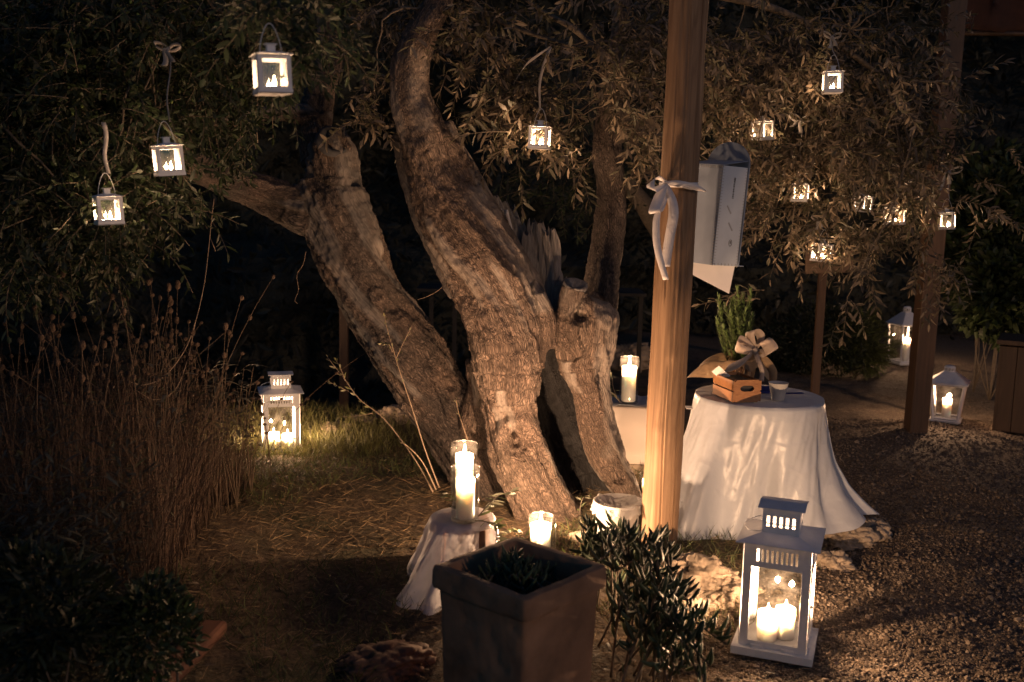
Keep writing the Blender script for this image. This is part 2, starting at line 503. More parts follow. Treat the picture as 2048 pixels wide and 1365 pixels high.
def m_ground():
    t = NT('soil_and_gravel')
    co = t.coord()
    sep = t.n('SeparateXYZ'); t.l(co, sep.inputs[0])
    n1 = t.noise(co, 1.2, 4); n2 = t.noise(co, 26, 6, 0.65); n3 = t.noise(co, 130, 4, 0.6)
    soil = t.ramp(n2, [(0.3, (0.045, 0.030, 0.020)), (0.55, (0.10, 0.068, 0.042)), (0.75, (0.17, 0.12, 0.07))])
    soil = t.mix(t.ramp(n1, [(0.45, (0, 0, 0)), (0.62, (0.7, 0.7, 0.7))]), soil, (0.035, 0.045, 0.016))
    v = t.n('TexVoronoi'); v.inputs['Scale'].default_value = 75; t.l(co, v.inputs['Vector'])
    ve = t.n('TexVoronoi', feature='DISTANCE_TO_EDGE'); ve.inputs['Scale'].default_value = 75; t.l(co, ve.inputs['Vector'])
    hs = t.n('SeparateColor'); t.l(v.outputs['Color'], hs.inputs[0])
    grav = t.ramp(hs.outputs[0], [(0.0, (0.10, 0.072, 0.05)), (0.5, (0.17, 0.125, 0.088)), (1.0, (0.27, 0.21, 0.155))])
    grav = t.mix(1.0, grav, t.ramp(ve.outputs['Distance'], [(0.0, (0.35, 0.33, 0.3)), (0.15, (1, 1, 1))]), 'MULTIPLY')
    # gravel on the right, its ragged edge stepping round the planting bed
    yr = t.n('MapRange', interpolation_type='SMOOTHSTEP'); yr.inputs['From Min'].default_value = 3.5; yr.inputs['From Max'].default_value = 4.3; yr.inputs['To Min'].default_value = 0.62; yr.inputs['To Max'].default_value = 1.35
    t.l(sep.outputs[1], yr.inputs[0])
    mm = t.n('Math', operation='SUBTRACT'); t.l(sep.outputs[0], mm.inputs[0]); t.l(yr.outputs[0], mm.inputs[1])
    ad = t.n('Math', operation='MULTIPLY_ADD'); t.l(n1, ad.inputs[0]); ad.inputs[1].default_value = 0.7; t.l(mm.outputs[0], ad.inputs[2])
    msk = t.ramp(ad.outputs[0], [(0.0, (0, 0, 0)), (1.0, (1, 1, 1))])
    mr = t.n('MapRange'); mr.inputs['From Min'].default_value = 0.28; mr.inputs['From Max'].default_value = 0.5; t.l(ad.outputs[0], mr.inputs[0])
    t.l(t.mix(mr.outputs[0], soil, grav), t.b.inputs['Base Color'])
    t.set(Roughness=0.95)
    b1 = t.bump(t.mix(mr.outputs[0], n2, ve.outputs['Distance']), 1.0, 0.02)
    t.l(t.bump(n3, 0.5, 0.006, b1), t.b.inputs['Normal'])
    return t.m
g_o = g.build('ground', m_ground()); tag(g_o, kind='structure')

# ------------------------------------------------------------------ the old olive tree
def br(rows, k=1.0):
    out = []
    for px, py, Y, r in rows:
        p = P(px, py, Y); out.append((*p, r * k * mpp(Y)))
    return np.array(out)
BR = {
 'A': br([(985, 1000, 5.25, 52), (950, 930, 5.25, 54), (905, 850, 5.3, 58), (868, 790, 5.33, 62), (815, 700, 5.36, 66), (752, 600, 5.4, 60), (700, 500, 5.43, 62), (668, 420, 5.45, 62), (640, 370, 5.5, 52)], 1.13),
 'A1': br([(668, 440, 5.45, 56), (610, 425, 5.43, 48), (545, 398, 5.4, 40), (480, 372, 5.3, 33), (415, 345, 5.1, 29), (350, 312, 4.9, 25), (280, 262, 4.7, 19), (200, 200, 4.4, 14), (90, 120, 4.2, 9)]),
 'A2': br([(668, 420, 5.45, 58), (672, 360, 5.45, 50), (666, 310, 5.44, 45), (655, 275, 5.44, 40)]),
 'A3': br([(640, 330, 5.6, 34), (630, 260, 5.62, 33), (640, 190, 5.65, 31), (660, 110, 5.7, 27), (655, 20, 5.7, 24), (640, -90, 5.7, 20)]),
 'A4': br([(645, 240, 5.62, 26), (590, 226, 5.55, 20), (530, 225, 5.5, 17), (470, 240, 5.4, 14), (400, 236, 5.2, 11), (300, 190, 5.0, 8)]),
 'B': br([(1115, 1110, 4.85, 84), (1092, 1050, 4.88, 68), (1056, 955, 4.92, 62), (1030, 890, 4.95, 57), (1020, 820, 4.95, 53), (1016, 760, 4.95, 68), (1016, 700, 4.95, 80), (1010, 640, 4.95, 82), (990, 580, 4.95, 79), (960, 515, 4.96, 79), (925, 450, 4.98, 77), (893, 390, 5.0, 68), (872, 330, 5.0, 56), (850, 275, 5.0, 46), (826, 215, 5.0, 37), (820, 160, 5.0, 34), (828, 105, 5.0, 36), (850, 55, 5.0, 34), (880, 0, 5.0, 29), (908, -70, 5.0, 26), (930, -160, 5.0, 22)]),
 'B1': br([(960, 860, 5.15, 40), (965, 800, 5.15, 34), (955, 720, 5.1, 24)]),
 'B2': br([(945, 575, 5.0, 50), (908, 505, 5.02, 46), (872, 450, 5.04, 38), (846, 395, 5.07, 33), (824, 340, 5.1, 27), (808, 290, 5.1, 20), (800, 262, 5.1, 12)]),
 'B3': br([(1060, 600, 4.98, 34), (1020, 520, 5.0, 32), (975, 430, 5.03, 28), (935, 350, 5.05, 24), (905, 290, 5.05, 20), (890, 245, 5.05, 16)]),
 'B4': br([(1085, 700, 4.93, 30), (1078, 640, 4.93, 34), (1062, 590, 4.93, 30)]),
 'C': br([(1275, 1050, 5.0, 34), (1262, 1005, 5.02, 27), (1242, 965, 5.03, 32), (1212, 905, 5.05, 39), (1192, 840, 5.05, 38), (1181, 780, 5.05, 39), (1166, 720, 5.05, 54), (1166, 670, 5.05, 62), (1174, 630, 5.05, 60), (1184, 596, 5.05, 44)]),
 'C1': br([(1150, 690, 5.0, 44), (1142, 640, 4.98, 34), (1146, 600, 4.98, 28), (1152, 576, 4.98, 27)]),
 'C2': br([(1205, 680, 5.05, 26), (1212, 640, 5.03, 26), (1208, 612, 5.03, 22)]),
 'D': br([(1185, 660, 5.2, 40), (1196, 600, 5.25, 38), (1205, 545, 5.3, 34), (1214, 490, 5.33, 32), (1222, 430, 5.33, 31), (1222, 375, 5.35, 29), (1214, 320, 5.35, 31), (1216, 250, 5.35, 27), (1226, 170, 5.3, 23), (1238, 80, 5.3, 20), (1250, -60, 5.3, 17)]),
 'H1': br([(1100, 640, 5.3, 50), (1105, 720, 5.38, 55), (1118, 800, 5.42, 55), (1140, 880, 5.42, 60), (1170, 960, 5.38, 75), (1190, 1040, 5.34, 85)]),
 'R1': br([(1100, 1060, 4.8, 50), (1150, 1075, 4.9, 40), (1205, 1080, 4.95, 26)]),
 'R2': br([(1060, 1060, 4.9, 50), (1010, 1065, 5.0, 34), (970, 1040, 5.1, 22)]),
}
tree = thing('olive_tree', 'huge old gnarled olive tree with three leaning split trunks and a hollow heart', 'tree', P(1090, 1040, 5.0) * np.array((1, 1, 0)))
TL = np.array(tree.location)
def grow(keys, name, vox=0.009):
    m = MB(); ball = []
    for k in keys:
        b = BR[k]
        s = spline(b, max(12, len(b) * 5)); s[:, 3] = np.maximum(s[:, 3], 0.004)
        m.tube(s[:, :3], s[:, 3], 20)
    me = m.mesh(name, origin=TL)
    o = bpy.data.objects.new(name, me); C.objects.link(o)
    r = o.modifiers.new('r', 'REMESH'); r.mode = 'VOXEL'; r.voxel_size = vox
    sm = o.modifiers.new('s', 'SMOOTH'); sm.iterations = 9; sm.factor = 0.6
    dg = bpy.context.evaluated_depsgraph_get()
    me2 = bpy.data.meshes.new_from_object(o.evaluated_get(dg), depsgraph=dg)
    bpy.data.objects.remove(o)
    return me2
keys = list(BR)
tm = grow(keys, 'trunk')
nv = len(tm.vertices)
V = np.empty(nv * 3, np.float32); tm.vertices.foreach_get('co', V); V = V.reshape(-1, 3).astype(float)
N = np.empty(nv * 3, np.float32); tm.vertices.foreach_get('normal', N); N = N.reshape(-1, 3).astype(float)
W = V + TL
# bark coordinates: offset from the nearest limb axis, turned slowly along it, and the length along it
best = np.full(nv, 1e9); BC = np.zeros((nv, 3)); which = np.zeros(nv, int)
for ki, k in enumerate(keys):
    s = spline(BR[k], max(8, len(BR[k]) * 2))
    L = 0
    d0, u, v = frame_of(s[1, :3] - s[0, :3])
    for i in range(len(s) - 1):
        a, b = s[i, :3], s[i + 1, :3]; ab = b - a; ln = np.linalg.norm(ab); d = ab / ln
        u = u - d * (u @ d); u /= np.linalg.norm(u); v = np.cross(d, u)
        t = np.clip(((W - a) @ d) / ln, 0, 1)
        off = W - (a + t[:, None] * ab)
        rr = s[i, 3] + (s[i + 1, 3] - s[i, 3]) * t
        dist = np.linalg.norm(off, axis=1) - rr
        n = dist < best
        best = np.where(n, dist, best)
        al = L + t * ln
        tw = al * 1.1
        x, y = off @ u, off @ v
        cx, sx = np.cos(tw), np.sin(tw)
        q = np.stack([x * cx - y * sx, x * sx + y * cx, al + ki * 3.7], 1)
        BC[n] = q[n]; which[n] = ki
        L += ln
def near(px, py, Y, rpx):       # soft mask round a spot on the tree
    c = P(px, py, Y); d = np.linalg.norm(W - c, axis=1)
    return 1 - smooth(0.6, 1.15, d / (rpx * mpp(Y)) + 0.22 * vnoise(W * 22, 3))
def seg_mask(p0, p1, rpx):
    a, b = P(*p0), P(*p1); ab = b - a
    t = np.clip(((W - a) @ ab) / (ab @ ab), 0, 1)
    d = np.linalg.norm(W - a - t[:, None] * ab, axis=1)
    return 1 - smooth(0.7, 1.1, d / (rpx * mpp(p0[2])) + 0.25 * vnoise(W * 20, 4))
kidx = {k: i for i, k in enumerate(keys)}
charred = np.where(which == kidx['H1'], 1.0, 0.0)
for sa, sb in (((1102, 700, 5.16), (1112, 800, 5.18)), ((1112, 800, 5.18), (1130, 890, 5.18)), ((1130, 890, 5.16), (1180, 985, 5.14)), ((1180, 985, 5.1), (1205, 1030, 5.08))): charred = np.maximum(charred, seg_mask(sa, sb, 52))
bare = np.zeros(nv)
for k in ('B2', 'B3', 'C2'): bare = np.maximum(bare, np.where(which == kidx[k], 0.85, 0))
bare = np.maximum(bare, seg_mask((700, 330, 5.35), (745, 480, 5.35), 34))
bare = np.maximum(bare, seg_mask((960, 400, 4.9), (1075, 600, 4.9), 38))
bare = np.maximum(bare, near(1145, 600, 4.9, 40) * 0.8)
bare = np.maximum(bare, seg_mask((1230, 700, 5.0), (1215, 900, 5.0), 22) * 0.7)
bare = np.maximum(bare, seg_mask((840, 240, 4.9), (838, 120, 4.9), 26) * 0.6)
bare = np.clip(bare * (0.75 + 0.5 * fbm(W * 9, 2, 8)), 0, 1)
bare = np.maximum(bare, 0.8 * smooth(0.25, 0.5, fbm(BC * np.array((11, 11, 1.6)), 2, 91)))
# relief
Q = BC * np.array((1, 1, 0.17))
wq = Q + 0.012 * np.stack([vnoise(Q * 40, 1), vnoise(Q * 40, 2), vnoise(Q * 40, 3)], 1)
f1, f2 = worley(wq * 30, 4)
plate = smooth(0.0, 0.28, f2 - f1)
f1b, f2b = worley(wq * np.array((15, 15, 9)), 14)
furrow = smooth(0.0, 0.22, f2b - f1b)
big = fbm(BC * np.array((7, 7, 2.2)), 3, 21)
thin = np.clip(best * 0 + 1, 0, 1)
rad = np.linalg.norm(BC[:, :2], axis=1)
sc = np.clip(rad / 0.14, 0.18, 1)
rib = 1 - 2 * np.abs(vnoise(BC * np.array((13, 13, 1.1)) + 0.5 * np.stack([vnoise(W * 5, 51)] * 3, 1), 31)) + 0.5 * vnoise(BC * np.array((34, 34, 1.5)), 32)
disp = sc * (1 - bare) * (0.004 * (plate - 1) + 0.006 * (furrow - 1)) + sc * 0.026 * big + sc * 0.016 * (rib - 0.4) + sc * 0.006 * fbm(W * 38, 2, 77)
# knots and burrs
for px, py, Y, rp, amp in [(1032, 880, 4.80, 20, -0.075), (1036, 880, 4.80, 58, 0.045), (1008, 838, 4.80, 14, -0.04), (1045, 915, 4.80, 12, -0.04), (838, 200, 4.85, 20, -0.012), (1163, 632, 4.88, 16, -0.07), (1150, 655, 4.86, 20, 0.03), (1205, 760, 4.95, 14, -0.03), (1140, 720, 4.92, 12, -0.03), (905, 770, 5.15, 22, -0.05), (1098, 640, 4.8, 22, 0.022), (850, 300, 4.9, 24, 0.012), (1090, 850, 4.85, 30, 0.02), (620, 340, 5.45, 30, 0.03), (755, 590, 5.2, 24, 0.02), (790, 610, 5.2, 18, -0.02), (1215, 640, 4.9, 22, 0.02)]:
    c = P(px, py, Y); d = np.linalg.norm(W - c, axis=1) / (rp * mpp(Y))
    disp += amp * np.exp(-d * d) * (1 + 0.5 * np.cos(d * 9))
V2 = V + N * disp[:, None]
tm.vertices.foreach_set('co', V2.astype(np.float32).ravel())
dark_tone = np.isin(which, [kidx[k] for k in ('A', 'A1', 'A2', 'A3', 'A4')]) * 1.0  # darker, greyer bark tone on the left limbs, back limb and higher wood
dark_tone = np.clip(dark_tone * (0.75 + 0.7 * fbm(W * 6, 3, 41)), 0, 1)
dark_tone = np.maximum(dark_tone, 0.45 * smooth(0.1, 0.5, fbm(W * 5, 3, 43)) * (W[:, 2] > 1.3))
dark_tone = np.maximum(dark_tone, np.isin(which, [kidx['D'], kidx['B2']]) * 0.8)
for nm, arr in (('bare', bare), ('charred', charred), ('dark_tone', dark_tone)):
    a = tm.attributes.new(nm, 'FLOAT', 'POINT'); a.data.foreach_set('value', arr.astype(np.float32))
a = tm.attributes.new('barkco', 'FLOAT_VECTOR', 'POINT'); a.data.foreach_set('vector', BC.astype(np.float32).ravel())
tm.polygons.foreach_set('use_smooth', np.ones(len(tm.polygons), bool))
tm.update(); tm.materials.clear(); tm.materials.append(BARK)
trunk = bpy.data.objects.new('trunk', tm); C.objects.link(trunk); trunk.parent = tree

def m_dead():
    t = NT('weathered_dead_wood')
    g = t.noise(t.coord(scale=(1, 1, 0.1)), 90, 6, 0.65)
    t.l(t.ramp(g, [(0.3, (0.10, 0.092, 0.088)), (0.55, (0.24, 0.22, 0.205)), (0.78, (0.36, 0.33, 0.30))]), t.b.inputs['Base Color'])
    t.set(Roughness=0.9); t.l(t.bump(g, 0.8, 0.006), t.b.inputs['Normal']); return t.m
DEAD = m_dead()
GREYCUT = m_simple('old_blackened_cut', (0.045, 0.046, 0.05), .95, .3, 14, .5, .006)
def shard(top, bot, w0, w1, Y0, Y1, seed, thick=0.025):
    """broken upright splinter of dead wood with a ragged tip"""
    a = P(bot[0], bot[1], Y1); b = P(top[0], top[1], Y0)
    n = 26; m = MB(); ns = 14
    V = []
    for i in range(n):
        t = i / (n - 1)
        c = a + (b - a) * t
        w = (w1 + (w0 * 1.45 - w1) * t) * mpp(Y0) / 2
        w *= 1 if t < 0.93 else (1 - (t - 0.93) / 0.07 * 0.3)
        an = np.arange(ns) * 2 * PI / ns
        q = np.stack([c[0] + np.cos(an) * w, c[1] + np.sin(an) * thick * (1 - 0.4 * t), np.full(ns, c[2])], 1)
        rr = 1 + 0.30 * vnoise(np.c_[np.cos(an) * 2.2 + seed, np.sin(an) * 2.2, np.full(ns, c[2] * 3)], seed) + 0.22 * vnoise(np.c_[np.cos(an) * 6, np.sin(an) * 6, np.full(ns, c[2] * 14 + seed)], seed + 3)
        q = c + (q - c) * rr[:, None]
        q[:, 0] += 0.012 * vnoise(np.array([[seed * 3.1, 0, c[2] * 11]]), 6)[0]
        if t > 0.84: q[:, 2] += (vnoise(np.c_[np.cos(an) * 3, np.sin(an) * 3, np.full(ns, seed)], 5)) * 0.035 * (t - 0.84) / 0.16
        V.append(q)
    V = np.concatenate(V)
    i = np.arange(n - 1)[:, None] * ns; j = np.arange(ns)[None]; j2 = (j + 1) % ns
    m.add(V, [np.stack([i + j, i + j2, i + ns + j2, i + ns + j], -1).reshape(-1, 4), (np.arange(ns) + (n - 1) * ns)[None]])
    o = m.build('dead_wood_shard', DEAD, tree, True, world=True, auto=35)
for k, (tp, bt, w0, w1, y0, y1) in enumerate([
    ((1055, 464), (1082, 660), 15, 22, 5.13, 5.1), ((1066, 448), (1092, 660), 14, 20, 5.16, 5.1), ((1079, 450), (1100, 670), 16, 22, 5.14, 5.1),
    ((1091, 468), (1106, 670), 12, 20, 5.12, 5.1), ((1104, 464), (1116, 670), 13, 26, 5.17, 5.12), ((1096, 500), (1108, 680), 26, 34, 5.2, 5.15),
    ((986, 398), (1066, 600), 20, 40, 5.16, 5.12), ((1006, 402), (1072, 600), 16, 34, 5.2, 5.14), ((1022, 420), (1080, 610), 15, 30, 5.22, 5.15),
    ((1036, 446), (1084, 620), 14, 30, 5.2, 5.14), ((1047, 486), (1088, 640), 13, 28, 5.18, 5.14), ((1122, 560), (1128, 690), 22, 36, 5.12, 5.08)]):
    shard(tp, bt, w0, w1, y0, y1, k * 7 + 3)
# sawn tops of the stubs
for px, py, Y, r, nx, nz in [(1150, 572, 4.98, 25, 0.15, 0.9), (665, 283, 5.36, 34, 0.35, 0.35)]:
    c = P(px, py, Y); d = np.array((nx, -0.45, nz)); d, u, v = frame_of(d); rr = r * mpp(Y)
    pr = []; m = MB()
    for q, (ra, h) in enumerate([(1.0, -0.02), (0.98, 0.012), (0.8, 0.016), (0.6, 0.004), (0.3, -0.004), (0.02, -0.03 if px > 1000 else 0.0)]):
        an = np.arange(22) * 2 * PI / 22
        rj = ra * rr * (1 + 0.12 * vnoise(np.c_[np.cos(an) * 1.7, np.sin(an) * 1.7, np.full(22, px)], 2))
        pr.append(c + d * h + u * (np.cos(an) * rj)[:, None] + v * (np.sin(an) * rj)[:, None])
    m.grid(np.stack(pr), closed=True)
    m.build('sawn_stub', DEAD if px > 1000 else GREYCUT, tree, world=True)

# ------------------------------------------------------------------ olive foliage
def leaf_tris(base, d, side, L, Wd, droop=0.12):
    """lance-shaped leaves: N leaves -> 7 verts, 6 tris each, folded a little along the midrib"""
    N_ = len(base)
    nrm = np.cross(side, d)
    L = L[:, None]; Wd = Wd[:, None]
    v0 = base
    m1 = base + d * L * 0.35 - nrm * L * 0.02
    m2 = base + d * L * 0.70 - nrm * L * droop * 0.5
    tip = base + d * L - nrm * L * droop
    a, b = m1 + side * Wd * 0.46 + nrm * Wd * .10, m1 - side * Wd * 0.46 + nrm * Wd * .10
    c, e = m2 + side * Wd * 0.40 + nrm * Wd * .10, m2 - side * Wd * 0.40 + nrm * Wd * .10
    Vv = np.stack([v0, a, b, c, e, tip, m1, m2], 1)
    F_ = np.array([(0, 6, 1), (0, 2, 6), (1, 6, 3), (6, 7, 3), (2, 4, 6), (6, 4, 7), (3, 7, 5), (7, 4, 5)])
    F = (F_[None] + (np.arange(N_) * 8)[:, None, None]).reshape(-1, 3)
    return Vv.reshape(-1, 3), F
def sprig(seed, length=0.24, pairs=11, ll=0.056, lw=0.011, sag=0.35):
    r = np.random.default_rng(seed)
    t = np.linspace(0, 1, 9)
    bend = r.normal(0, 0.12, 2)
    c = np.stack([length * t, bend[0] * length * t * t * 1.5, -sag * length * t * t + bend[1] * length * t], 1)
    m = MB(); m.tube(c, np.linspace(0.0022, 0.0009, 9), 4, 1)
    bs, ds, ss, Ls, Ws = [], [], [], [], []
    for i in range(pairs + 1):
        tt = 0.08 + 0.92 * i / pairs
        p = np.array([np.interp(tt, t, c[:, k]) for k in range(3)])
        tang = np.array([np.interp(min(1, tt + .05), t, c[:, k]) - np.interp(max(0, tt - .05), t, c[:, k]) for k in range(3)]); tang /= np.linalg.norm(tang)
        a0 = (i % 2) * PI / 2 + r.normal(0, 0.35)
        _, u, v = frame_of(tang)
        for sgn in (0, PI):
            if i == pairs and sgn > 0: dd = tang
            else:
                o = u * math.cos(a0 + sgn) + v * math.sin(a0 + sgn)
                k = r.uniform(0.5, 1.0); dd = tang * k + o * (1.0 if i < pairs else 0.3) + np.array((0, 0, -0.12))
            if r.random() < 0.08: continue
            dd = dd + r.normal(0, 0.12, 3); dd /= np.linalg.norm(dd)
            sd_ = np.cross(dd, np.array((0, 0, 1.0)) + r.normal(0, 0.6, 3)); sd_ /= np.linalg.norm(sd_)
            bs.append(p); ds.append(dd); ss.append(sd_)
            Ls.append(ll * r.uniform(0.65, 1.15) * (0.75 if i < 2 or i == pairs else 1)); Ws.append(lw * r.uniform(0.8, 1.25))
    Vl, Fl = leaf_tris(np.array(bs), np.array(ds), np.array(ss), np.array(Ls), np.array(Ws), 0.10 + 0.1 * r.random())
    m.add(Vl, Fl, 0, np.repeat(r.random(len(bs)), 8))
    return m
def rand_rot(out, r, spread=0.7):
    d = np.array(out, float) + r.normal(0, spread, 3)
    d[2] = d[2] * 0.6 - 0.15
    d /= np.linalg.norm(d)
    s_ = np.cross(np.array((0, 0, 1.0)), d); s_ /= np.linalg.norm(s_) + 1e-9
    u = np.cross(d, s_)
    a = r.uniform(-0.7, 0.7)
    s2 = s_ * math.cos(a) + u * math.sin(a); u2 = np.cross(d, s2)
    return np.stack([d, s2, u2], 1)
CLEAR = [(546, 150, 2.78, .10), (340, 322, 3.55, .14), (219, 418, 3.68, .14), (1078, 272, 4.8, .14), (1664, 165, 5.15, .16), (1525, 262, 5.75, .10), (1599, 386, 5.85, .15),
    (1724, 408, 6.9, .12), (1788, 434, 5.95, .12), (1893, 443, 6.15, .13), (1641, 508, 5.85, .11), (1601, 245, 5.85, .11), (1901, 360, 6.15, .10), (1060, 130, 4.72, .10), (207, 265, 3.68, .08), (1663, 90, 5.15, .07),
    (1440, 400, 4.5, .22), (870, 250, 5.0, .14), (835, 120, 5.0, .12), (870, 20, 5.0, .10), (1218, 380, 5.35, .14), (1215, 290, 5.35, .10), (650, 330, 5.4, .22), (650, 200, 5.6, .12), (560, 290, 5.5, .14)]
def foliage(parent, clusters, variants, leafmat, seed, nobj=300, name='leafy_twig', dens=1.0, clump=-9.0):
    """clusters: (px, py, Y, rx_px, ry_px, depth_m, count, (outward x,y,z))"""
    r = np.random.default_rng(seed)
    pos, rot = [], []
    for (px, py, Yc, rx, ry, dep, cnt, out) in clusters:
        c = P(px, py, Yc); k = mpp(Yc)
        for _ in range(int(cnt * dens)):
            q = r.normal(0, 1, 3); q /= np.linalg.norm(q); q *= r.random() ** 0.45
            p = c + np.array((q[0] * rx * k, q[1] * dep, q[2] * ry * k))
            pos.append(p); rot.append(rand_rot(np.array(out) + np.array((q[0], q[1], q[2])) * 0.8, r))
    pos = np.array(pos); rot = np.array(rot)
    cam_p = np.array((0, 0, CAM_Z)); keep = vnoise(pos * 3.4, 71) > clump
    for (qx, qy, qY, qr) in CLEAR:       # twigs were cut back in front of what hangs in the tree
        e = P(qx, qy, qY) - cam_p; ln = np.linalg.norm(e); e /= ln; rel = pos + rot[:, :, 0] * 0.09 - cam_p; tt = rel @ e
        dd = np.linalg.norm(rel - tt[:, None] * e, axis=1)
        keep &= ~((dd < qr) & (tt < ln + 0.04))
    pos, rot = pos[keep], rot[keep]; sc_ = r.uniform(0.75, 1.2, len(pos)); vi = r.integers(0, len(variants), len(pos))
    order = np.argsort(np.linalg.norm(pos - np.array((0, 0, 1.6)), axis=1))
    meshes = []
    for v in variants:
        me = v.mesh(name); me.materials.append(leafmat); me.materials.append(TWIG); meshes.append(me)
    org = np.array(parent.location)
    rest = MB()
    accV = {}; 
    for rank, i in enumerate(order):
        if rank < nobj:
            o = bpy.data.objects.new(name, meshes[vi[i]]); C.objects.link(o); o.parent = parent
            mm_ = Matrix(rot[i].tolist()).to_4x4() @ Matrix.Scale(float(sc_[i]), 4); mm_.translation = Vector((pos[i] - org).tolist())
            o.matrix_local = mm_
    base = [(np.concatenate(v.V), v.F, v.M, np.concatenate(v.A)) for v in variants]
    for vv, (Vb, Fb, Mb, Ab) in enumerate(base):
        ids = [i for i in order[nobj:] if vi[i] == vv]
        if not ids: continue
        R_ = np.array([rot[i] * sc_[i] for i in ids])
        VV = np.einsum('nij,vj->nvi', R_, Vb) + pos[ids][:, None]
        Fs = [(f[None] + (np.arange(len(ids)) * len(Vb))[:, None, None]).reshape(-1, f.shape[1]) for f in Fb]
        off = rest.n
        rest.V.append(VV.reshape(-1, 3)); rest.A.append(np.clip(np.tile(Ab, len(ids)) * 0.8 + np.repeat(r.random(len(ids)), len(Vb)) * 0.2, 0, 1))
        for f, mi in zip(Fs, Mb): rest.F.append(f + off); rest.M.append(mi)
        rest.n += len(ids) * len(Vb)
    if rest.n:
        o = rest.build('foliage', [leafmat, TWIG], parent, False, world=True); o['kind'] = 'stuff'
    return pos
def boughs(parent, starts, pos, seed, n=60, r0=0.012, mat=TWIG, name='small_branch'):
    """thin branches running from limb points out to the twigs"""
    r = np.random.default_rng(seed); m = MB()
    for k in range(n):
        e = pos[r.integers(len(pos))]
        st = np.array(starts)[np.argmin([np.linalg.norm(np.array(s_) - e) * r.uniform(0.7, 1.3) for s_ in starts])]
        mid = (st + e) / 2 + r.normal(0, 0.08, 3) + np.array((0, 0, 0.15 * np.linalg.norm(e - st)))
        s_ = spline(np.array([st, mid, e]), 12) + np.r_[np.zeros((1, 3)), r.normal(0, 0.008, (10, 3)), np.zeros((1, 3))]
        m.tube(s_, np.linspace(r0 * r.uniform(0.5, 1), 0.002, 12), 6)
    return m.build(name, mat, parent, world=True)

VAR = [sprig(100 + i, 0.17 + 0.03 * (i % 4), 7 + i % 4, 0.066, 0.0145, 0.15 + 0.15 * (i % 3)) for i in range(8)]
FR = (0, -0.5, -0.1)
main_cl = [
 (760, 40, 5.3, 120, 90, 0.35, 70, FR), (735, 180, 5.2, 55, 80, 0.25, 34, FR), (745, 250, 5.15, 30, 35, 0.12, 9, FR),
 (960, 60, 5.2, 120, 110, 0.4, 120, FR), (960, 200, 5.2, 60, 90, 0.25, 44, FR), (1010, 130, 5.3, 100, 120, 0.35, 70, FR), (950, 310, 5.0, 30, 45, 0.1, 6, FR),
 (1150, 60, 5.1, 170, 100, 0.45, 190, FR), (1150, 190, 5.0, 130, 90, 0.35, 130, FR), (1190, 250, 4.9, 110, 60, 0.2, 50, FR), (1040, 280, 4.85, 40, 30, 0.1, 8, FR),
 (1060, 230, 5.2, 90, 90, 0.3, 50, FR), (1290, 100, 5.2, 120, 150, 0.4, 90, FR), (1300, 300, 5.2, 40, 90, 0.25, 22, FR),
 (1500, 60, 5.8, 190, 110, 0.6, 190, FR), (1500, 200, 5.8, 150, 130, 0.5, 200, FR), (1560, 340, 5.8, 140, 110, 0.5, 190, FR), (1680, 230, 5.8, 150, 170, 0.6, 270, FR),
 (1750, 90, 6.0, 170, 110, 0.6, 150, FR), (1850, 250, 6.0, 120, 110, 0.5, 100, FR), (1780, 370, 6.0, 170, 100, 0.5, 220, FR), (1880, 400, 6.1, 110, 90, 0.4, 110, FR),
 (1640, 440, 5.8, 130, 75, 0.4, 120, FR), (1560, 500, 5.7, 70, 60, 0.25, 36, FR), (1850, 500, 6.0, 75, 55, 0.25, 40, FR), (1720, 480, 5.9, 60, 50, 0.2, 26, FR),
 (1700, 590, 5.5, 14, 36, 0.06, 4, (0, -0.2, -1)), (1530, 590, 5.2, 26, 22, 0.06, 3, (-1, 0, -0.3)), (1960, 280, 6.0, 80, 50, 0.3, 22, FR), (1400, 200, 5.5, 60, 160, 0.4, 60, FR),
]
pos_main = foliage(tree, main_cl, VAR, LEAF, 11, dens=0.80, clump=-0.12)
starts = [BR[k][i, :3] for k, i in (('B', -1), ('B', -2), ('B', -3), ('D', -1), ('D', -2), ('D', -3), ('A3', -1), ('A3', -2))] + [P(1500, -80, 5.6), P(1700, 60, 5.8), P(1600, 150, 5.8), P(1800, 200, 5.9)]
boughs(tree, starts, pos_main, 5, 150, 0.010)
for k, (p0, p1, p2, p3, r0) in enumerate([((1250, -60, 5.3), (1400, -20, 5.5), (1600, 40, 5.8), (1800, 180, 6.0), 0.035), ((1240, 60, 5.3), (1330, 120, 5.5), (1500, 220, 5.8), (1640, 400, 5.9), 0.028), ((1230, 130, 5.3), (1150, 60, 5.2), (1080, 20, 5.1), (980, -60, 5.1), 0.02), ((905, -40, 5.0), (960, 20, 5.1), (1040, 60, 5.0), (1150, 95, 4.95), 0.02)]):
    s_ = spline(np.array([P(*p0), P(*p1), P(*p2), P(*p3)]), 20)
    MB().tube(s_, np.linspace(r0, r0 * 0.35, 20), 10).build('limb', TWIG, tree, world=True)

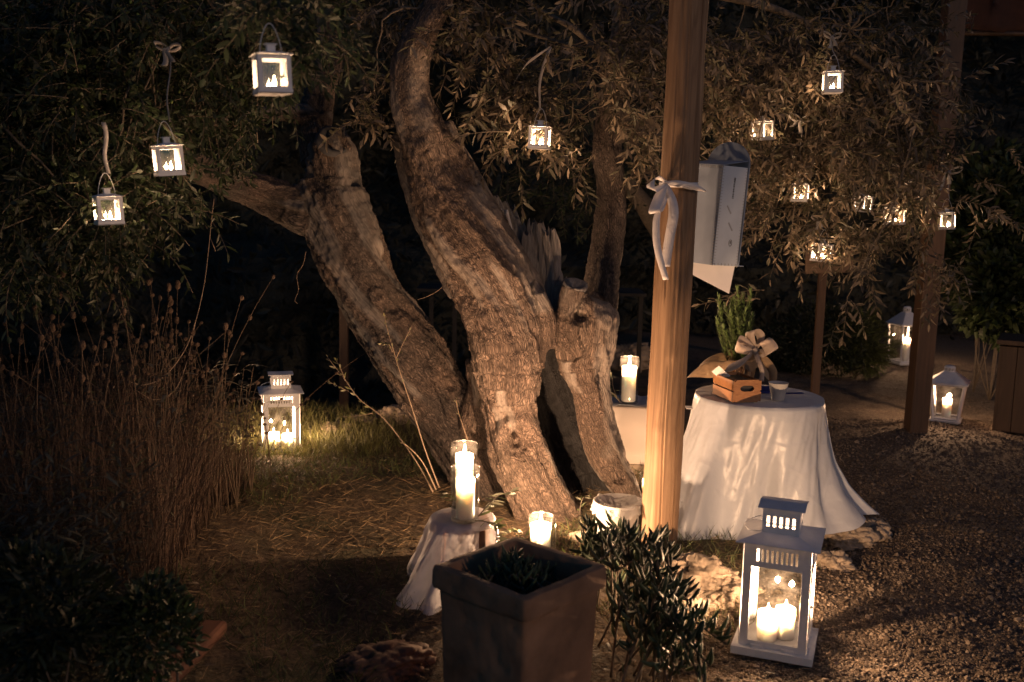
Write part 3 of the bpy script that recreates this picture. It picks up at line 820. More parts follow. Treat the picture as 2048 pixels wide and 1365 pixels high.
# dense green olive on the left whose trunk stands outside the picture
tree2 = thing('olive_tree', 'dense dark green olive tree hung with small green olives at the left edge', 'tree', (-2.6, 4.6, 0))
VARG = [sprig(300 + i, 0.15 + 0.02 * (i % 4), 8 + i % 3, 0.050, 0.013, 0.2 + 0.15 * (i % 3)) for i in range(6)]
left_cl = [
 (60, 60, 4.2, 160, 130, 0.5, 230, FR), (250, 60, 4.2, 150, 110, 0.5, 220, FR), (430, 60, 4.4, 130, 110, 0.4, 170, FR), (60, 260, 4.2, 150, 140, 0.5, 260, FR),
 (240, 230, 4.1, 140, 120, 0.4, 230, FR), (420, 200, 4.4, 120, 90, 0.35, 130, FR), (80, 430, 4.1, 140, 90, 0.4, 190, FR), (220, 430, 4.0, 110, 80, 0.3, 120, FR), (120, 530, 4.1, 110, 50, 0.3, 60, FR),
 (330, 380, 4.1, 80, 60, 0.25, 50, FR), (500, 290, 4.5, 60, 50, 0.2, 26, FR), (560, 60, 4.6, 110, 110, 0.4, 100, FR), (600, 20, 3.1, 80, 45, 0.15, 46, FR), (640, 80, 3.0, 45, 30, 0.08, 14, FR), (520, 160, 4.6, 70, 60, 0.3, 34, FR)]
pos_left = foliage(tree2, left_cl, VARG, LEAF_G, 12, dens=0.9)
tr = spline(np.array([(-2.6, 4.6, -0.05, .16), (-2.55, 4.5, 0.8, .13), (-2.4, 4.4, 1.6, .11), (-2.0, 4.3, 2.3, .07), (-1.5, 4.2, 2.5, .04)]), 24)
MB().tube(tr[:, :3], tr[:, 3], 18).build('trunk', TWIG, tree2, world=True)
boughs(tree2, [tr[-1, :3], tr[-6, :3], tr[-10, :3], tr[-14, :3]], pos_left, 6, 110, 0.012)
m = MB(); r = np.random.default_rng(3)
for k in range(260):
    p = pos_left[r.integers(len(pos_left))] + r.normal(0, 0.03, 3)
    m.lathe([(0.0005, -0.008), (0.0045, -0.006), (0.0062, 0), (0.0045, 0.006), (0.0005, 0.0085)], 7, p)
o = m.build('olives', m_simple('green_olive_fruit', (0.12, 0.17, 0.04), 0.4, 0.3, 5, 0), tree2, world=True); o['kind'] = 'stuff'
CANDLE_W = 32.0
# ------------------------------------------------------------------ candles
def lamp(parent, loc, watts, col=(1.0, 0.57, 0.315), rad=0.009):
    ld = bpy.data.lights.new('candle_light', 'POINT'); ld.energy = watts * CANDLE_W; ld.color = col; ld.shadow_soft_size = rad
    o = bpy.data.objects.new('candle_light', ld); C.objects.link(o); o.parent = parent; o.location = loc
    return o
def candle(loc, r, h, label, group=None, watts=1.0, flame=1.0, cat='candle', name='pillar_candle', lean=0.0):
    t = thing(name, label, cat, loc, 0, group)
    ws = np.random.default_rng(int(abs(loc[0]) * 997) + 3)
    prof = [(r * 0.97, 0), (r, 0.004), (r, h * 0.4), (r * 0.995, h - 0.006), (r * 0.96, h), (r * 0.78, h - 0.002), (r * 0.6, h - 0.007), (0.002, h - 0.010)]
    MB().lathe(prof, 28).build('wax_body', WAX, t)
    MB().tube([(0, 0, h - 0.012), (0.0005, 0, h - 0.002), (0.002, 0, h + 0.004)], 0.0011, 6).build('wick', WICK, t)
    fl = [(0.0006, 0), (0.0042, 0.004), (0.0056, 0.009), (0.0046, 0.017), (0.0024, 0.026), (0.0004, 0.034)]
    m = MB().lathe([(a * flame, z * flame + h - 0.001) for a, z in fl], 12)
    V_ = m.V[0]; V_[:, 0] += lean * (V_[:, 2] - h)
    m.build('flame', FLAME, t)
    lamp(t, (0.0, 0, h + 0.016 * flame), watts)
    return t
def glass_cyl(loc, r, h, label, group='clear glass cylinders round the candles'):
    t = thing('glass_candle_holder', label, 'candle holder', loc, 0, group)
    w = 0.0025
    MB().lathe([(r * 0.9, 0), (r, 0.006), (r, h), (r - w * .3, h + 0.002), (r - w, h), (r - w, 0.012), (0.001, 0.010)], 48, cap=(True, False)).build('glass_wall', GLASS, t)
    m = MB(); a = np.linspace(0, 2 * PI, 49)
    m.tube(np.stack([np.cos(a) * (r - w / 2), np.sin(a) * (r - w / 2), np.full(49, h)], 1), 0.0016, 6, cap=False)
    m.build('glass_rim', RIMG, t)
    return t
RIMG = m_glass('glass_rim', 6.0, 0.03)

# ------------------------------------------------------------------ square metal lanterns on the ground
def slot_band(m, W_, z0, z1, y, n, sw, sh, th, ax):
    """band W_ wide with n upright slots, on face ax (0 front,1 right,2 back,3 left)"""
    zc = (z0 + z1) / 2; pitch = (W_ * 0.86) / n
    R_ = rotz(ax * PI / 2)
    def bx(x0, x1, za, zb):
        c = R_ @ np.array(((x0 + x1) / 2, -y, (za + zb) / 2))
        m.box(c, (x1 - x0, th, zb - za), R_)
    bx(-W_ / 2, W_ / 2, z0, zc - sh / 2); bx(-W_ / 2, W_ / 2, zc + sh / 2, z1)
    x = -W_ / 2
    for i in range(n):
        c = -pitch * (n - 1) / 2 + i * pitch
        bx(x, c - sw / 2, zc - sh / 2, zc + sh / 2); x = c + sw / 2
    bx(x, W_ / 2, zc - sh / 2, zc + sh / 2)
def ground_lantern(loc, rz, s, label, group):
    t = thing('candle_lantern', label, 'lantern', loc, rz, group)
    t.scale = (s, s, s)
    w = 0.118; H = 0.395; pw = 0.030; th = 0.003
    MB().box((0, 0, 0.030), (0.285, 0.285, 0.004)).box((0, -0.142, 0.0175), (0.288, 0.003, 0.029)).box((0, 0.142, 0.0175), (0.288, 0.003, 0.029)).box((-0.1425, 0, 0.0175), (0.003, 0.281, 0.029)).box((0.1425, 0, 0.0175), (0.003, 0.281, 0.029)).build('base_tray', WHITE, t, False, bevel=0.001)
    for sx in (-1, 1):
        for sy in (-1, 1):
            m = MB()
            m.box((sx * (w - pw / 2), sy * w, 0.032 + H / 2), (pw, th, H)).box((sx * (w + 0.0025), sy * (w - pw / 2 - .002), 0.032 + H / 2), (th, pw, H))
            m.build('corner_post', WHITE, t, False, bevel=0.0008)
    names = ('front', 'right', 'back', 'left')
    for ax in range(4):
        R_ = rotz(ax * PI / 2); m = MB()
        slot_band(m, 2 * w - 2 * pw + .001, 0.335, 0.424, w + (0.0045 if ax % 2 else 0.0005), 9, 0.0085, 0.046, th, ax)
        m.build('slotted_band', WHITE, t, False)
        m = MB(); c = R_ @ np.array((0, -w, 0.044)); m.box(c, (2 * w - 2 * pw, th, 0.022), R_)
        for sx in (-1, 1):
            c = R_ @ np.array((sx * 0.055, -w - 0.006, 0.037)); m.box(c, (0.042, 0.008, 0.012), R_)
        m.build('bottom_rail', WHITE, t, False)
        c = R_ @ np.array((0, -w + 0.004, 0.195))
        MB().box(c, (2 * w - 2 * pw + 0.01, 0.002, 0.285), R_).build('glass_pane', PANE, t, False)
    # roof: shallow hipped sheet with drip edge
    zr = 0.428
    o_, i_ = 0.146, 0.066
    V = [(-o_, -o_, zr), (o_, -o_, zr), (o_, o_, zr), (-o_, o_, zr), (-i_, -i_, zr + 0.022), (i_, -i_, zr + 0.022), (i_, i_, zr + 0.022), (-i_, i_, zr + 0.022)]
    V += [(x, y, z - 0.004) for x, y, z in V]
    F = [(0, 1, 5, 4), (1, 2, 6, 5), (2, 3, 7, 6), (3, 0, 4, 7), (8, 12, 13, 9), (9, 13, 14, 10), (10, 14, 15, 11), (11, 15, 12, 8), (0, 8, 9, 1), (1, 9, 10, 2), (2, 10, 11, 3), (3, 11, 8, 0)]
    MB().add(np.array(V), np.array(F)).build('roof', WHITE, t, False)
    m = MB(); cw = 0.064
    for ax in range(4):
        slot_band(m, 2 * cw + (0.003 if ax % 2 == 0 else -0.003), zr + 0.018, zr + 0.112, cw, 5, 0.011, 0.040, 0.003, ax)
    m.build('slotted_chimney', WHITE, t, False)
    z2 = zr + 0.112; a, b = 0.083, 0.076
    V = [(-a, -b, z2 + .004), (a, -b, z2 + .004), (a, b, z2 + .004), (-a, b, z2 + .004), (-a, 0, z2 + 0.016), (a, 0, z2 + 0.016)]
    V += [(x, y, z - 0.003) for x, y, z in V]
    F = [(0, 1, 5, 4), (2, 3, 4, 5), (6, 10, 11, 7), (8, 11, 10, 9), (0, 6, 7, 1), (2, 8, 9, 3)]
    F4 = np.array(F); m = MB().add(np.array(V), [F4, np.array([(1, 7, 11), (1, 11, 5), (2, 5, 11), (2, 11, 8), (0, 4, 10), (0, 10, 6), (3, 9, 10), (3, 10, 4)])])
    m.build('chimney_cap', WHITE, t, False)
    a = np.linspace(0, PI, 22)
    hp = np.stack([-0.066 - 0.065 * np.sin(a), np.cos(a) * 0.10 - .01, zr + 0.040 - 0.012 * np.sin(a)], 1)
    hp = np.r_[[(-0.05, 0.10, zr + 0.06)], hp, [(-0.05, -0.12, zr + 0.055)]]
    MB().tube(hp, 0.0022, 6).build('wire_handle', WHITE, t)
    MB().lathe([(0.004, 0), (0.007, 0.004), (0.007, 0.010), (0.002, 0.013)], 10, (w + 0.006, -0.07, 0.19)).build('door_latch', WHITE, t)
    return t
LG = 'large white square candle lanterns'
c1 = on_ground(1550, 1290)
big = ground_lantern(c1, math.radians(-21), 0.985, 'large white metal lantern standing on the gravel in front of the round table', LG)
R_ = rotz(math.radians(-21))
for k, (dx, dy, hh, lb) in enumerate([(-0.028, -0.035, 0.105, 'shorter white pillar candle in the big lantern on the gravel'), (0.030, 0.008, 0.112, 'taller white pillar candle in the big lantern on the gravel')]):
    p = c1 + R_ @ np.array((dx, dy, 0)); candle((p[0], p[1], c1[2] + 0.033), 0.036, hh, lb, 'pillar candles in the ground lanterns', 1.25, 1.0)
c2 = on_ground(562, 903)
ground_lantern(c2, math.radians(17), 0.93, 'white metal lantern standing in grass behind seed heads beside the arching limb', LG)
R_ = rotz(math.radians(17))
for k, (dx, dy, hh, lb) in enumerate([(-0.045, -0.03, 0.10, 'white candle nearer the seed heads in the lantern in the grass'), (0.04, -0.02, 0.085, 'white candle nearer the tree in the lantern in the grass')]):
    p = c2 + R_ @ np.array((dx, dy, 0)); candle((p[0], p[1], c2[2] + 0.031), 0.034, hh, lb, 'pillar candles in the ground lanterns', 1.0, 1.0)

def tapered_lantern(loc, rz, wb, wt, H, label):
    t = thing('tapered_lantern', label, 'lantern', loc, rz, 'tapered lanterns on the far gravel')
    MB().box((0, 0, 0.018), (wb + 0.05, wb + 0.05, 0.012)).box((0, 0, 0.008), (wb + 0.02, wb + 0.02, 0.012)).build('base_plate', WHITE, t, False, bevel=0.003)
    z0, z1 = 0.026, H * 0.70
    cs = []
    for i in range(4):
        a = PI / 4 + i * PI / 2
        b0 = np.array((math.cos(a), math.sin(a))) * wb / 2 * 1.414; b1 = np.array((math.cos(a), math.sin(a))) * wt / 2 * 1.414
        MB().tube([(*b0, z0), (*b1, z1)], 0.011, 4).build('corner_post', WHITE, t, False); cs.append((b0, b1))
    for i in range(4):
        (a0, a1), (b0, b1) = cs[i], cs[(i + 1) % 4]
        MB().tube([(*a0, z0 + .008), (*b0, z0 + .008)], 0.010, 4).build('cross_rail', WHITE, t, False); MB().tube([(*a1, z1 - .006), (*b1, z1 - .006)], 0.010, 4).build('cross_rail', WHITE, t, False)
        V_ = np.array([(*a0 * .97, z0), (*b0 * .97, z0), (*b1 * .97, z1), (*a1 * .97, z1)])
        MB().add(V_, np.array([(0, 1, 2, 3)])).build('glass_pane', PANE, t, False)
    def fru(w0, w1, za, zb, nm, mat=WHITE):
        V_ = np.array([(sx * w0 / 2, sy * w0 / 2, za) for sx, sy in ((-1, -1), (1, -1), (1, 1), (-1, 1))] + [(sx * w1 / 2, sy * w1 / 2, zb) for sx, sy in ((-1, -1), (1, -1), (1, 1), (-1, 1))])
        return MB().add(V_, np.array([(0, 1, 5, 4), (1, 2, 6, 5), (2, 3, 7, 6), (3, 0, 4, 7), (0, 3, 2, 1), (4, 5, 6, 7)])).build(nm, mat, t, False)
    fru(wt + 0.05, wt + 0.045, z1, z1 + 0.010, 'eave'); fru(wt + 0.03, 0.075, z1 + 0.011, H * 0.90, 'roof')
    m = MB()
    for i in range(10):
        a = i * PI / 5; m.box((math.cos(a) * 0.034, math.sin(a) * 0.034, H * 0.94), (0.010, 0.010, H * 0.055), rotz(a))
    m.lathe([(0.042, H * .90), (0.042, H * .915)], 16).lathe([(0.042, H * .965), (0.03, H)], 16)
    m.build('vented_cap', WHITE, t, False)
    return t
cA = on_ground(1891, 843); cB = on_ground(1806, 728)
tapered_lantern(cA, math.radians(-28), 0.17, 0.235, 0.43, 'tapered white lantern standing between the dark post and the wooden planter box')
candle((cA[0], cA[1], cA[2] + 0.026), 0.033, 0.15, 'cream pillar candle inside the tapered lantern beside the planter box', 'pillar candles in the ground lanterns', 0.9, 1.1)
tapered_lantern(cB, math.radians(14), 0.21, 0.24, 0.60, 'tall white lantern half hidden behind the dark post beside the green shrub')
candle((cB[0] + .02, cB[1], cB[2] + 0.026), 0.036, 0.24, 'cream pillar candle in the tall lantern behind the dark post', 'pillar candles in the ground lanterns', 0.8, 1.2)

# ------------------------------------------------------------------ small hanging lanterns
def hang_proto():
    t = thing('hanging_lantern', 'x', 'lantern', (0, 0, 0))
    w = 0.043; H = 0.098
    MB().box((0, 0, 0.002), (0.092, 0.092, 0.004)).box((0, -0.0445, 0.006), (0.092, 0.003, 0.012)).box((0, 0.0445, 0.006), (0.092, 0.003, 0.012)).box((-.0445, 0, 0.006), (0.003, 0.086, 0.012)).box((.0445, 0, 0.006), (0.003, 0.086, 0.012)).build('base_tray', WHITE, t, False)
    m = MB()
    for sx in (-1, 1):
        for sy in (-1, 1):
            m.box((sx * (w - 0.005), sy * w, 0.004 + H / 2), (0.012, 0.002, H)).box((sx * (w + .001), sy * (w - .007), 0.004 + H / 2), (0.002, 0.012, H))
    for ax in range(4):
        R_ = rotz(ax * PI / 2)
        for z in (0.014, 0.097): m.box(R_ @ np.array((0, -w + .0025, z)), (0.078, 0.0015, 0.012), R_)
    m.build('frame', WHITE, t, False)
    for ax in range(4):
        R_ = rotz(ax * PI / 2)
        MB().box(R_ @ np.array((0, -w + .004, 0.055)), (0.080, 0.001, 0.086), R_).build('glass_pane', PANE, t, False)
    o_, i_, z = 0.052, 0.016, 0.1035
    V = [(-o_, -o_, z), (o_, -o_, z), (o_, o_, z), (-o_, o_, z), (-i_, -i_, z + 0.010), (i_, -i_, z + 0.010), (i_, i_, z + 0.010), (-i_, i_, z + 0.010)]
    MB().add(np.array(V), np.array([(0, 1, 5, 4), (1, 2, 6, 5), (2, 3, 7, 6), (3, 0, 4, 7), (0, 3, 2, 1)])).build('roof', WHITE, t, False)
    MB().box((0, 0, 0.122), (0.022, 0.022, 0.018)).box((0, 0, 0.1325), (0.032, 0.032, 0.002)).build('chimney', WHITE, t, False)
    a = np.linspace(0, PI, 18)
    MB().tube(np.stack([0.030 * np.cos(a) * (1 - 0.35 * np.sin(a)), np.zeros(18), 0.108 + 0.080 * np.sin(a) ** 0.8], 1), 0.0011, 5).build('wire_handle', WHITE, t)
    return t
def tealight_proto():
    t = thing('tealight', 'x', 'candle', (0, 0, 0))
    MB().lathe([(0.019, 0), (0.020, 0.015), (0.0195, 0.016), (0.0188, 0.015), (0.018, 0.002)], 20, cap=(True, False)).build('metal_cup', m_simple('aluminium', (0.7, 0.7, 0.7), 0.3, 0.05, 20, 0, metallic=0.9), t)
    MB().lathe([(0.0182, 0.002), (0.0182, 0.0135), (0.014, 0.013), (0.001, 0.012)], 20).build('wax', WAX, t)
    MB().lathe([(0.0006, 0.014), (0.0045, 0.018), (0.006, 0.023), (0.0045, 0.031), (0.002, 0.040), (0.0004, 0.047)], 12).build('flame', FLAME, t)
    return t
hp_, tp_ = hang_proto(), tealight_proto()
HL = [  # px, py of the base centre, Y, yaw, tilt, watts, wording
 (546, 190, 2.78, 24, 2.5, .8, 'nearest to us above the arching limb', None),
 (340, 352, 3.55, 30, 5, .7, 'at the tip of the arching limb', (338, 100)),
 (219, 450, 3.68, 33, 3, .7, 'lowest in the dark olive over the seed heads', (207, 245)),
 (1078, 299, 4.80, -14, -2, .9, 'between the leaning trunk and the slim upright limb', (1076, 150)),
 (1664, 187, 5.15, -8, 1, .6, 'highest in the right-hand canopy with clear panes', (1663, 75)),
 (1525, 281, 5.75, 28, 4, .6, 'half covered by leaves above the letter box', (1520, 175)),
 (1599, 404, 5.85, -22, 0, .8, 'under the wide bow in the right-hand canopy', (1601, 242)),
 (1724, 424, 6.90, 24, -3, .6, 'smallest and farthest in the middle of the leaves', None),
 (1788, 450, 5.95, 20, 2, .7, 'nearly hidden just left of the dark post', (1790, 350)),
 (1893, 460, 6.15, -30, 3, .7, 'under the bow at the right end of the canopy', (1897, 345)),
 (1641, 524, 5.85, 16, -4, .8, 'lowest on the right before the wooden sign', (1636, 440)),
 (1040, 552, 5.25, 10, 0, .8, 'tucked behind the leaning trunk at the splintered wood', (1018, 440)),
]
HG = 'small white lanterns hanging in the olive trees'
for k, (px, py, Yh, yaw, tilt, wt, txt, rb) in enumerate(HL):
    o = hp_ if k == 0 else copy_tree(hp_)
    p = P(px, py, Yh)
    o.location = p.tolist(); o.rotation_euler = (0, math.radians(-tilt), math.radians(yaw))
    tag(o, 'small white glass lantern ' + txt, 'lantern', HG)
    c = tp_ if k == 0 else copy_tree(tp_)
    c.location = (p + np.array((0.004, 0, 0.0045))).tolist()
    tag(c, 'lit tealight in the small lantern ' + txt, 'candle', 'tealights in the hanging lanterns')
    lamp(c, (0, 0, 0.028), wt * (0.22 if k == 3 else 0.12), rad=0.007)

# ------------------------------------------------------------------ ribbons
def bow(t, c, s, w, face, rx=0.0, tails=((-0.5, -1.4), (0.35, -1.2)), mat=RIBBON, loops=((-1, 0.25), (1, 0.35))):
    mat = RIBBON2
    """bow of strips at world point c; s = loop length, w = ribbon width; face = unit vector towards the viewer"""
    f = np.array(face, float); f /= np.linalg.norm(f); up = np.array((0, 0, 1.0)); rt = np.cross(up, f); rt /= np.linalg.norm(rt)
    rt = -rt
    for sx, dz in loops:
        a = np.linspace(0, 2 * PI, 22)
        q = s * 0.5 * (1 - np.cos(a)); z = s * 0.22 * np.sin(a)
        pts = c + rt * (sx * q)[:, None] + up * (dz * q + z)[:, None] + f * (0.3 * s * np.sin(a / 2))[:, None]
        wd = f * 0.75 + up * 0.5 * np.sign(sx) * 0; wd = wd + rt * 0.15; wd = np.array(wd) + up * 0.55; wd /= np.linalg.norm(wd)
        MB().strip(pts, wd, w * (0.45 + 0.3 * np.sin(a / 2))).build('loop', mat, t, world=True)
    for k, (tx, tz_) in enumerate(tails):
        u = np.linspace(0, 1, 20)
        pts = c + rt * (s * (tx * u ** 0.7 + 0.10 * np.sin(u * 5 + k)))[:, None] + up * (s * tz_ * u)[:, None] + f * (0.08 * s * np.sin(u * 4 + k * 2) + 0.02)[:, None]
        wd = rt * 0.95 + f * (0.3 if k else -0.3); wd /= np.linalg.norm(wd)
        MB().strip(pts, wd, w * (0.6 + 0.4 * u)).build('tail', mat, t, world=True)
    m = MB(); a = np.linspace(0, 2 * PI, 14)
    m.lathe([(w * 0.12, -w * 0.45), (w * 0.34, -w * 0.2), (w * 0.36, w * 0.15), (w * 0.14, w * 0.45)], 12, c + f * w * 0.15)
    m.build('knot', mat, t, world=True)
RG = 'white ribbons holding the hanging lanterns'
rb_lab = {1: 'pale ribbon tied in dark leaves above the higher lantern of the close pair', 2: 'short white ribbon hanging above the lowest left lantern', 3: 'long white ribbon folded over a twig above the centre lantern', 4: 'thin pale ribbon above the highest lantern on the right', 5: 'pale ribbon strands in the leaves above the half covered lantern', 6: 'wide pale bow tied in twigs right of the grey letter box', 8: 'pale ribbon above the lantern just left of the dark post', 9: 'pale bow with a long loose tail at the right end of the canopy', 10: 'grey ribbon above the lowest right lantern before the sign', 11: 'white ribbon slung down behind the leaning trunk'}
for k, (px, py, Yh, yaw, tilt, wt, txt, rb) in enumerate(HL):
    if rb is None: continue
    c = P(rb[0], rb[1], Yh); top = P(px, py, Yh) + np.array((0, 0, 0.186))
    t = thing('ribbon', rb_lab[k], 'ribbon', c, 0, RG)
    if k == 3:
        a = spline(np.array([P(1100, 95, 4.75), P(1075, 112, 4.74), P(1052, 130, 4.72), P(1032, 160, 4.7)]), 14)
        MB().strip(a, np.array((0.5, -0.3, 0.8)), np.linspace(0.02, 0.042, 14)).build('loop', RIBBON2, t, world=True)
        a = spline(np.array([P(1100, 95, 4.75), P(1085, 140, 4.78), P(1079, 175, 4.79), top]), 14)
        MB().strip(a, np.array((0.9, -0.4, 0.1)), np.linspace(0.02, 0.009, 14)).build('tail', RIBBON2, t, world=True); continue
    if k == 11:
        for q in ([P(1000, 418, 5.08), P(992, 450, 5.06), P(1003, 440, 5.06), P(1025, 497, 5.1)], [P(1012, 420, 5.1), P(1022, 460, 5.1), P(1025, 497, 5.12), P(1038, 530, 5.2)]):
            MB().strip(spline(np.array(q), 14), np.array((0.9, -0.4, 0.1)), np.linspace(0.022, 0.01, 14)).build('tail', RIBBON, t, world=True)
        continue
    if k in (6, 9):
        bow(t, c, 0.075, 0.026, (0, -1, 0.1), tails=((0.08, -1.0), (0.75, -1.5 if k == 9 else -0.5)))
    elif k == 2:
        pass
    else:
        bow(t, c, 0.045, 0.02, (0, -1, 0.1), tails=((-0.3, -1.0), (0.3, -1.3)))
    sgn = np.linspace(0, 1, 12)
    pts = c[None] * (1 - sgn)[:, None] + top[None] * sgn[:, None]; pts[:, 0] += 0.006 * np.sin(sgn * 7)
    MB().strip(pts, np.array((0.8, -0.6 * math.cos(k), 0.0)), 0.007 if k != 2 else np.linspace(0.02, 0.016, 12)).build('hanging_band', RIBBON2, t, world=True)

# ------------------------------------------------------------------ round wooden post with its bow, letter box, envelope
pb, pt = on_ground(1316, 1092), P(1385, -120, 4.42)
post = thing('wooden_post', 'thick round pine post with a long crack leaning slightly beside the round table', 'post', pb)
n = 130; ns = 150; V = []
for i in range(n):
    t = i / (n - 1); c = pb + (pt - pb) * t + np.array((0, 0, -0.06 * (1 - t)))
    a = np.arange(ns) * 2 * PI / ns
    r = 0.080 * (1 + 0.02 * np.cos(2 * a) + 0.012 * vnoise(np.c_[np.cos(a) * 2, np.sin(a) * 2, np.full(ns, c[2] * 2)], 3))
    ca = math.radians(-52) + 0.05 * math.sin(c[2] * 3)
    dd = np.abs((a - ca + PI) % (2 * PI) - PI)
    r = r - 0.022 * np.exp(-(dd / 0.045) ** 2) * (0.6 + 0.4 * math.sin(c[2] * 2.2 + 1))
    r = r + 0.0022 * vnoise(np.c_[np.cos(a) * 7, np.sin(a) * 7, np.full(ns, c[2] * 1.3)], 9) + 0.003 * vnoise(np.c_[np.cos(a), np.sin(a), np.full(ns, c[2] * 4)], 19)
    for c0a, z0a, z1a, dep in ((-100, 0.1, 0.9, .006), (-78, 0.7, 1.5, .005), (-125, 1.2, 2.2, .006), (-95, 1.7, 2.6, .004), (-66, 0.0, 0.5, .006)):
        dd = np.abs((a - math.radians(c0a) - 0.04 * math.sin(c[2] * 7) + PI) % (2 * PI) - PI)
        r = r - dep * np.exp(-(dd / 0.03) ** 2) * (z0a < c[2] < z1a)
    for kz, ka, kr in ((1.95, -100, 0.012), (1.25, -70, 0.014), (0.62, -120, 0.01), (1.6, -112, 0.011), (0.95, -84, 0.012)):
        d2 = ((a - math.radians(ka) + PI) % (2 * PI) - PI) * 0.08
        r = r + 0.006 * np.exp(-(d2 ** 2 + (c[2] - kz) ** 2) / (2 * (kr * 1.8) ** 2))
    V.append(np.stack([c[0] + np.cos(a) * r, c[1] + np.sin(a) * r, np.full(ns, c[2])], 1))
MB().grid(np.stack(V), closed=True).build('post_shaft', POSTWOOD, post, world=True)

nb = P(1330, 368, 4.33)
t = thing('ribbon_bow', 'large white satin bow with long forked tails tied round the pine post', 'bow', nb)
def pxs(rows, n=18): return spline(np.array([P(*r) for r in rows]), n)
def wpx(rows, Yc): return [w * mpp(Yc) for w in rows]
def rib(nm, rows, ws, wd, n=22):
    s_ = pxs(rows, n); w_ = np.interp(np.linspace(0, 1, n), np.linspace(0, 1, len(ws)), ws) * mpp(4.3)
    wd = np.array(wd, float)
    if wd.ndim > 1: wd = np.stack([np.interp(np.linspace(0, 1, n), np.linspace(0, 1, len(wd)), wd[:, k]) for k in range(3)], 1)
    wd = wd / np.linalg.norm(wd, axis=-1, keepdims=True)
    MB().strip(s_, wd, w_).build(nm, RIBBON, t, world=True)
rib('loop', [(1332, 364, 4.31), (1315, 356, 4.27), (1302, 366, 4.24), (1304, 380, 4.22), (1318, 376, 4.25), (1331, 368, 4.30)], [8, 18, 24, 24, 14, 8], [(0.2, -0.8, 0.3), (0.5, -1, 0.5), (0.75, -0.9, -0.5), (0.5, -0.8, -0.8)])
rib('loop', [(1332, 368, 4.30), (1322, 385, 4.26), (1314, 405, 4.23), (1308, 423, 4.21), (1316, 424, 4.24), (1326, 400, 4.28), (1333, 372, 4.30)], [10, 22, 24, 22, 20, 18, 8], (0.92, -0.3, 0.2))
rib('tail', [(1334, 372, 4.30), (1344, 400, 4.27), (1347, 430, 4.26), (1340, 470, 4.27), (1334, 510, 4.27), (1331, 534, 4.27)], [10, 18, 20, 20, 19, 18], (0.97, -0.25, 0.06))
rib('tail', [(1320, 410, 4.27), (1313, 440, 4.25), (1313, 480, 4.24), (1319, 515, 4.23), (1332, 560, 4.22)], [10, 14, 15, 14, 12], (0.96, -0.35, 0.1))
rib('tail', [(1331, 366, 4.30), (1352, 367, 4.27), (1372, 371, 4.27), (1392, 375, 4.28), (1412, 383, 4.30)], [6, 12, 14, 13, 3], (0.1, -0.3, 1.0))
m = MB().lathe([(0.003, -0.014), (0.012, -0.008), (0.013, 0.006), (0.005, 0.015)], 14, nb + np.array((0, -0.015, 0))); m.build('knot', RIBBON, t, world=True)
a = np.linspace(0, 2 * PI, 40)
cc = pb + (pt - pb) * ((nb[2] - pb[2]) / (pt[2] - pb[2]))
MB().strip(np.stack([cc[0] + np.cos(a) * 0.084, cc[1] + np.sin(a) * 0.084, nb[2] + 0.004 * np.sin(a)], 1), np.array((0, 0, 1.0)), 0.022).build('band_round_post', RIBBON, t, world=True)

CARD = m_simple('shade_toned_card', (0.23, 0.28, 0.37), 0.8, 0.08, 12, 0.2)  # white card; the bluish shade on its faces is put into this colour
CARDL = m_simple('lit_toned_card_side', (0.62, 0.68, 0.74), 0.8, 0.06, 12, 0.15)  # same card, lighter colour standing in for the better-lit side
INK = m_simple('grey_ink', (0.06, 0.055, 0.07), 0.8, 0.1, 10, 0)
INKF = m_simple('faded_ink', (0.38, 0.39, 0.40), 0.8, 0.1, 10, 0)
PAPER = m_simple('white_paper', (0.74, 0.71, 0.70), 0.8, 0.04, 12, 0.1)
e_t, e_b = P(1447, 331, 4.52), P(1425, 531, 4.52)          # upright edge nearest the camera
H_ = np.linalg.norm(e_t - e_b)
Mz = (e_t - e_b) / H_
sd_ = P(1474, 527, 4.58) - e_b; sd_ -= Mz * (sd_ @ Mz); DS = np.linalg.norm(sd_); Mx = sd_ / DS          # narrow side runs right and slightly back
My = np.cross(Mz, Mx)                                        # depth direction (away)
lb = thing('letter_box', 'grey-blue stitched card letter box with a rounded back fixed behind the pine post', 'letter box', e_b)
def lbm(o=(0, 0, 0)):
    m4 = np.eye(4); m4[:3, 0] = Mx; m4[:3, 1] = My; m4[:3, 2] = Mz; m4[:3, 3] = e_b; return m4
def lp(x, y, z): return e_b + Mx * x + My * y + Mz * z
# front panel runs left and slightly back from the near edge
Fx = -Mx * 0.86 + My * 0.10; Fx = P(1385, 524, 4.62) - e_b; Fx -= Mz * (Fx @ Mz); Fx /= np.linalg.norm(Fx)
FW = 0.24
def slab(nm, o, ax, ay, n_, w, h, th, mat):
    """slab spanned by ax*w and ay*h, thickness along n_"""
    V_ = []
    for k in (0, 1):
        for (i, j) in ((0, 0), (1, 0), (1, 1), (0, 1)): V_.append(o + ax * w * i + ay * h * j + n_ * th * k)
    return MB().add(np.array(V_), np.array([(0, 1, 2, 3), (7, 6, 5, 4), (0, 4, 5, 1), (1, 5, 6, 2), (2, 6, 7, 3), (3, 7, 4, 0)])).build(nm, mat, lb, False, world=True, bevel=0.0015)
Fn = np.cross(Mz, Fx); Fn = Fn if Fn[1] > 0 else -Fn
slab('front_panel', e_b, Fx, Mz, Fn, FW, H_, 0.004, CARD)
Sn = np.cross(Mz, Mx); Sn = Sn if Sn[1] > 0 else -Sn
side = slab('side_panel', e_b + Mx * 0.0005, Mx, Mz, Sn, DS, H_, 0.004, CARDL)
bk0 = e_b + Mx * DS
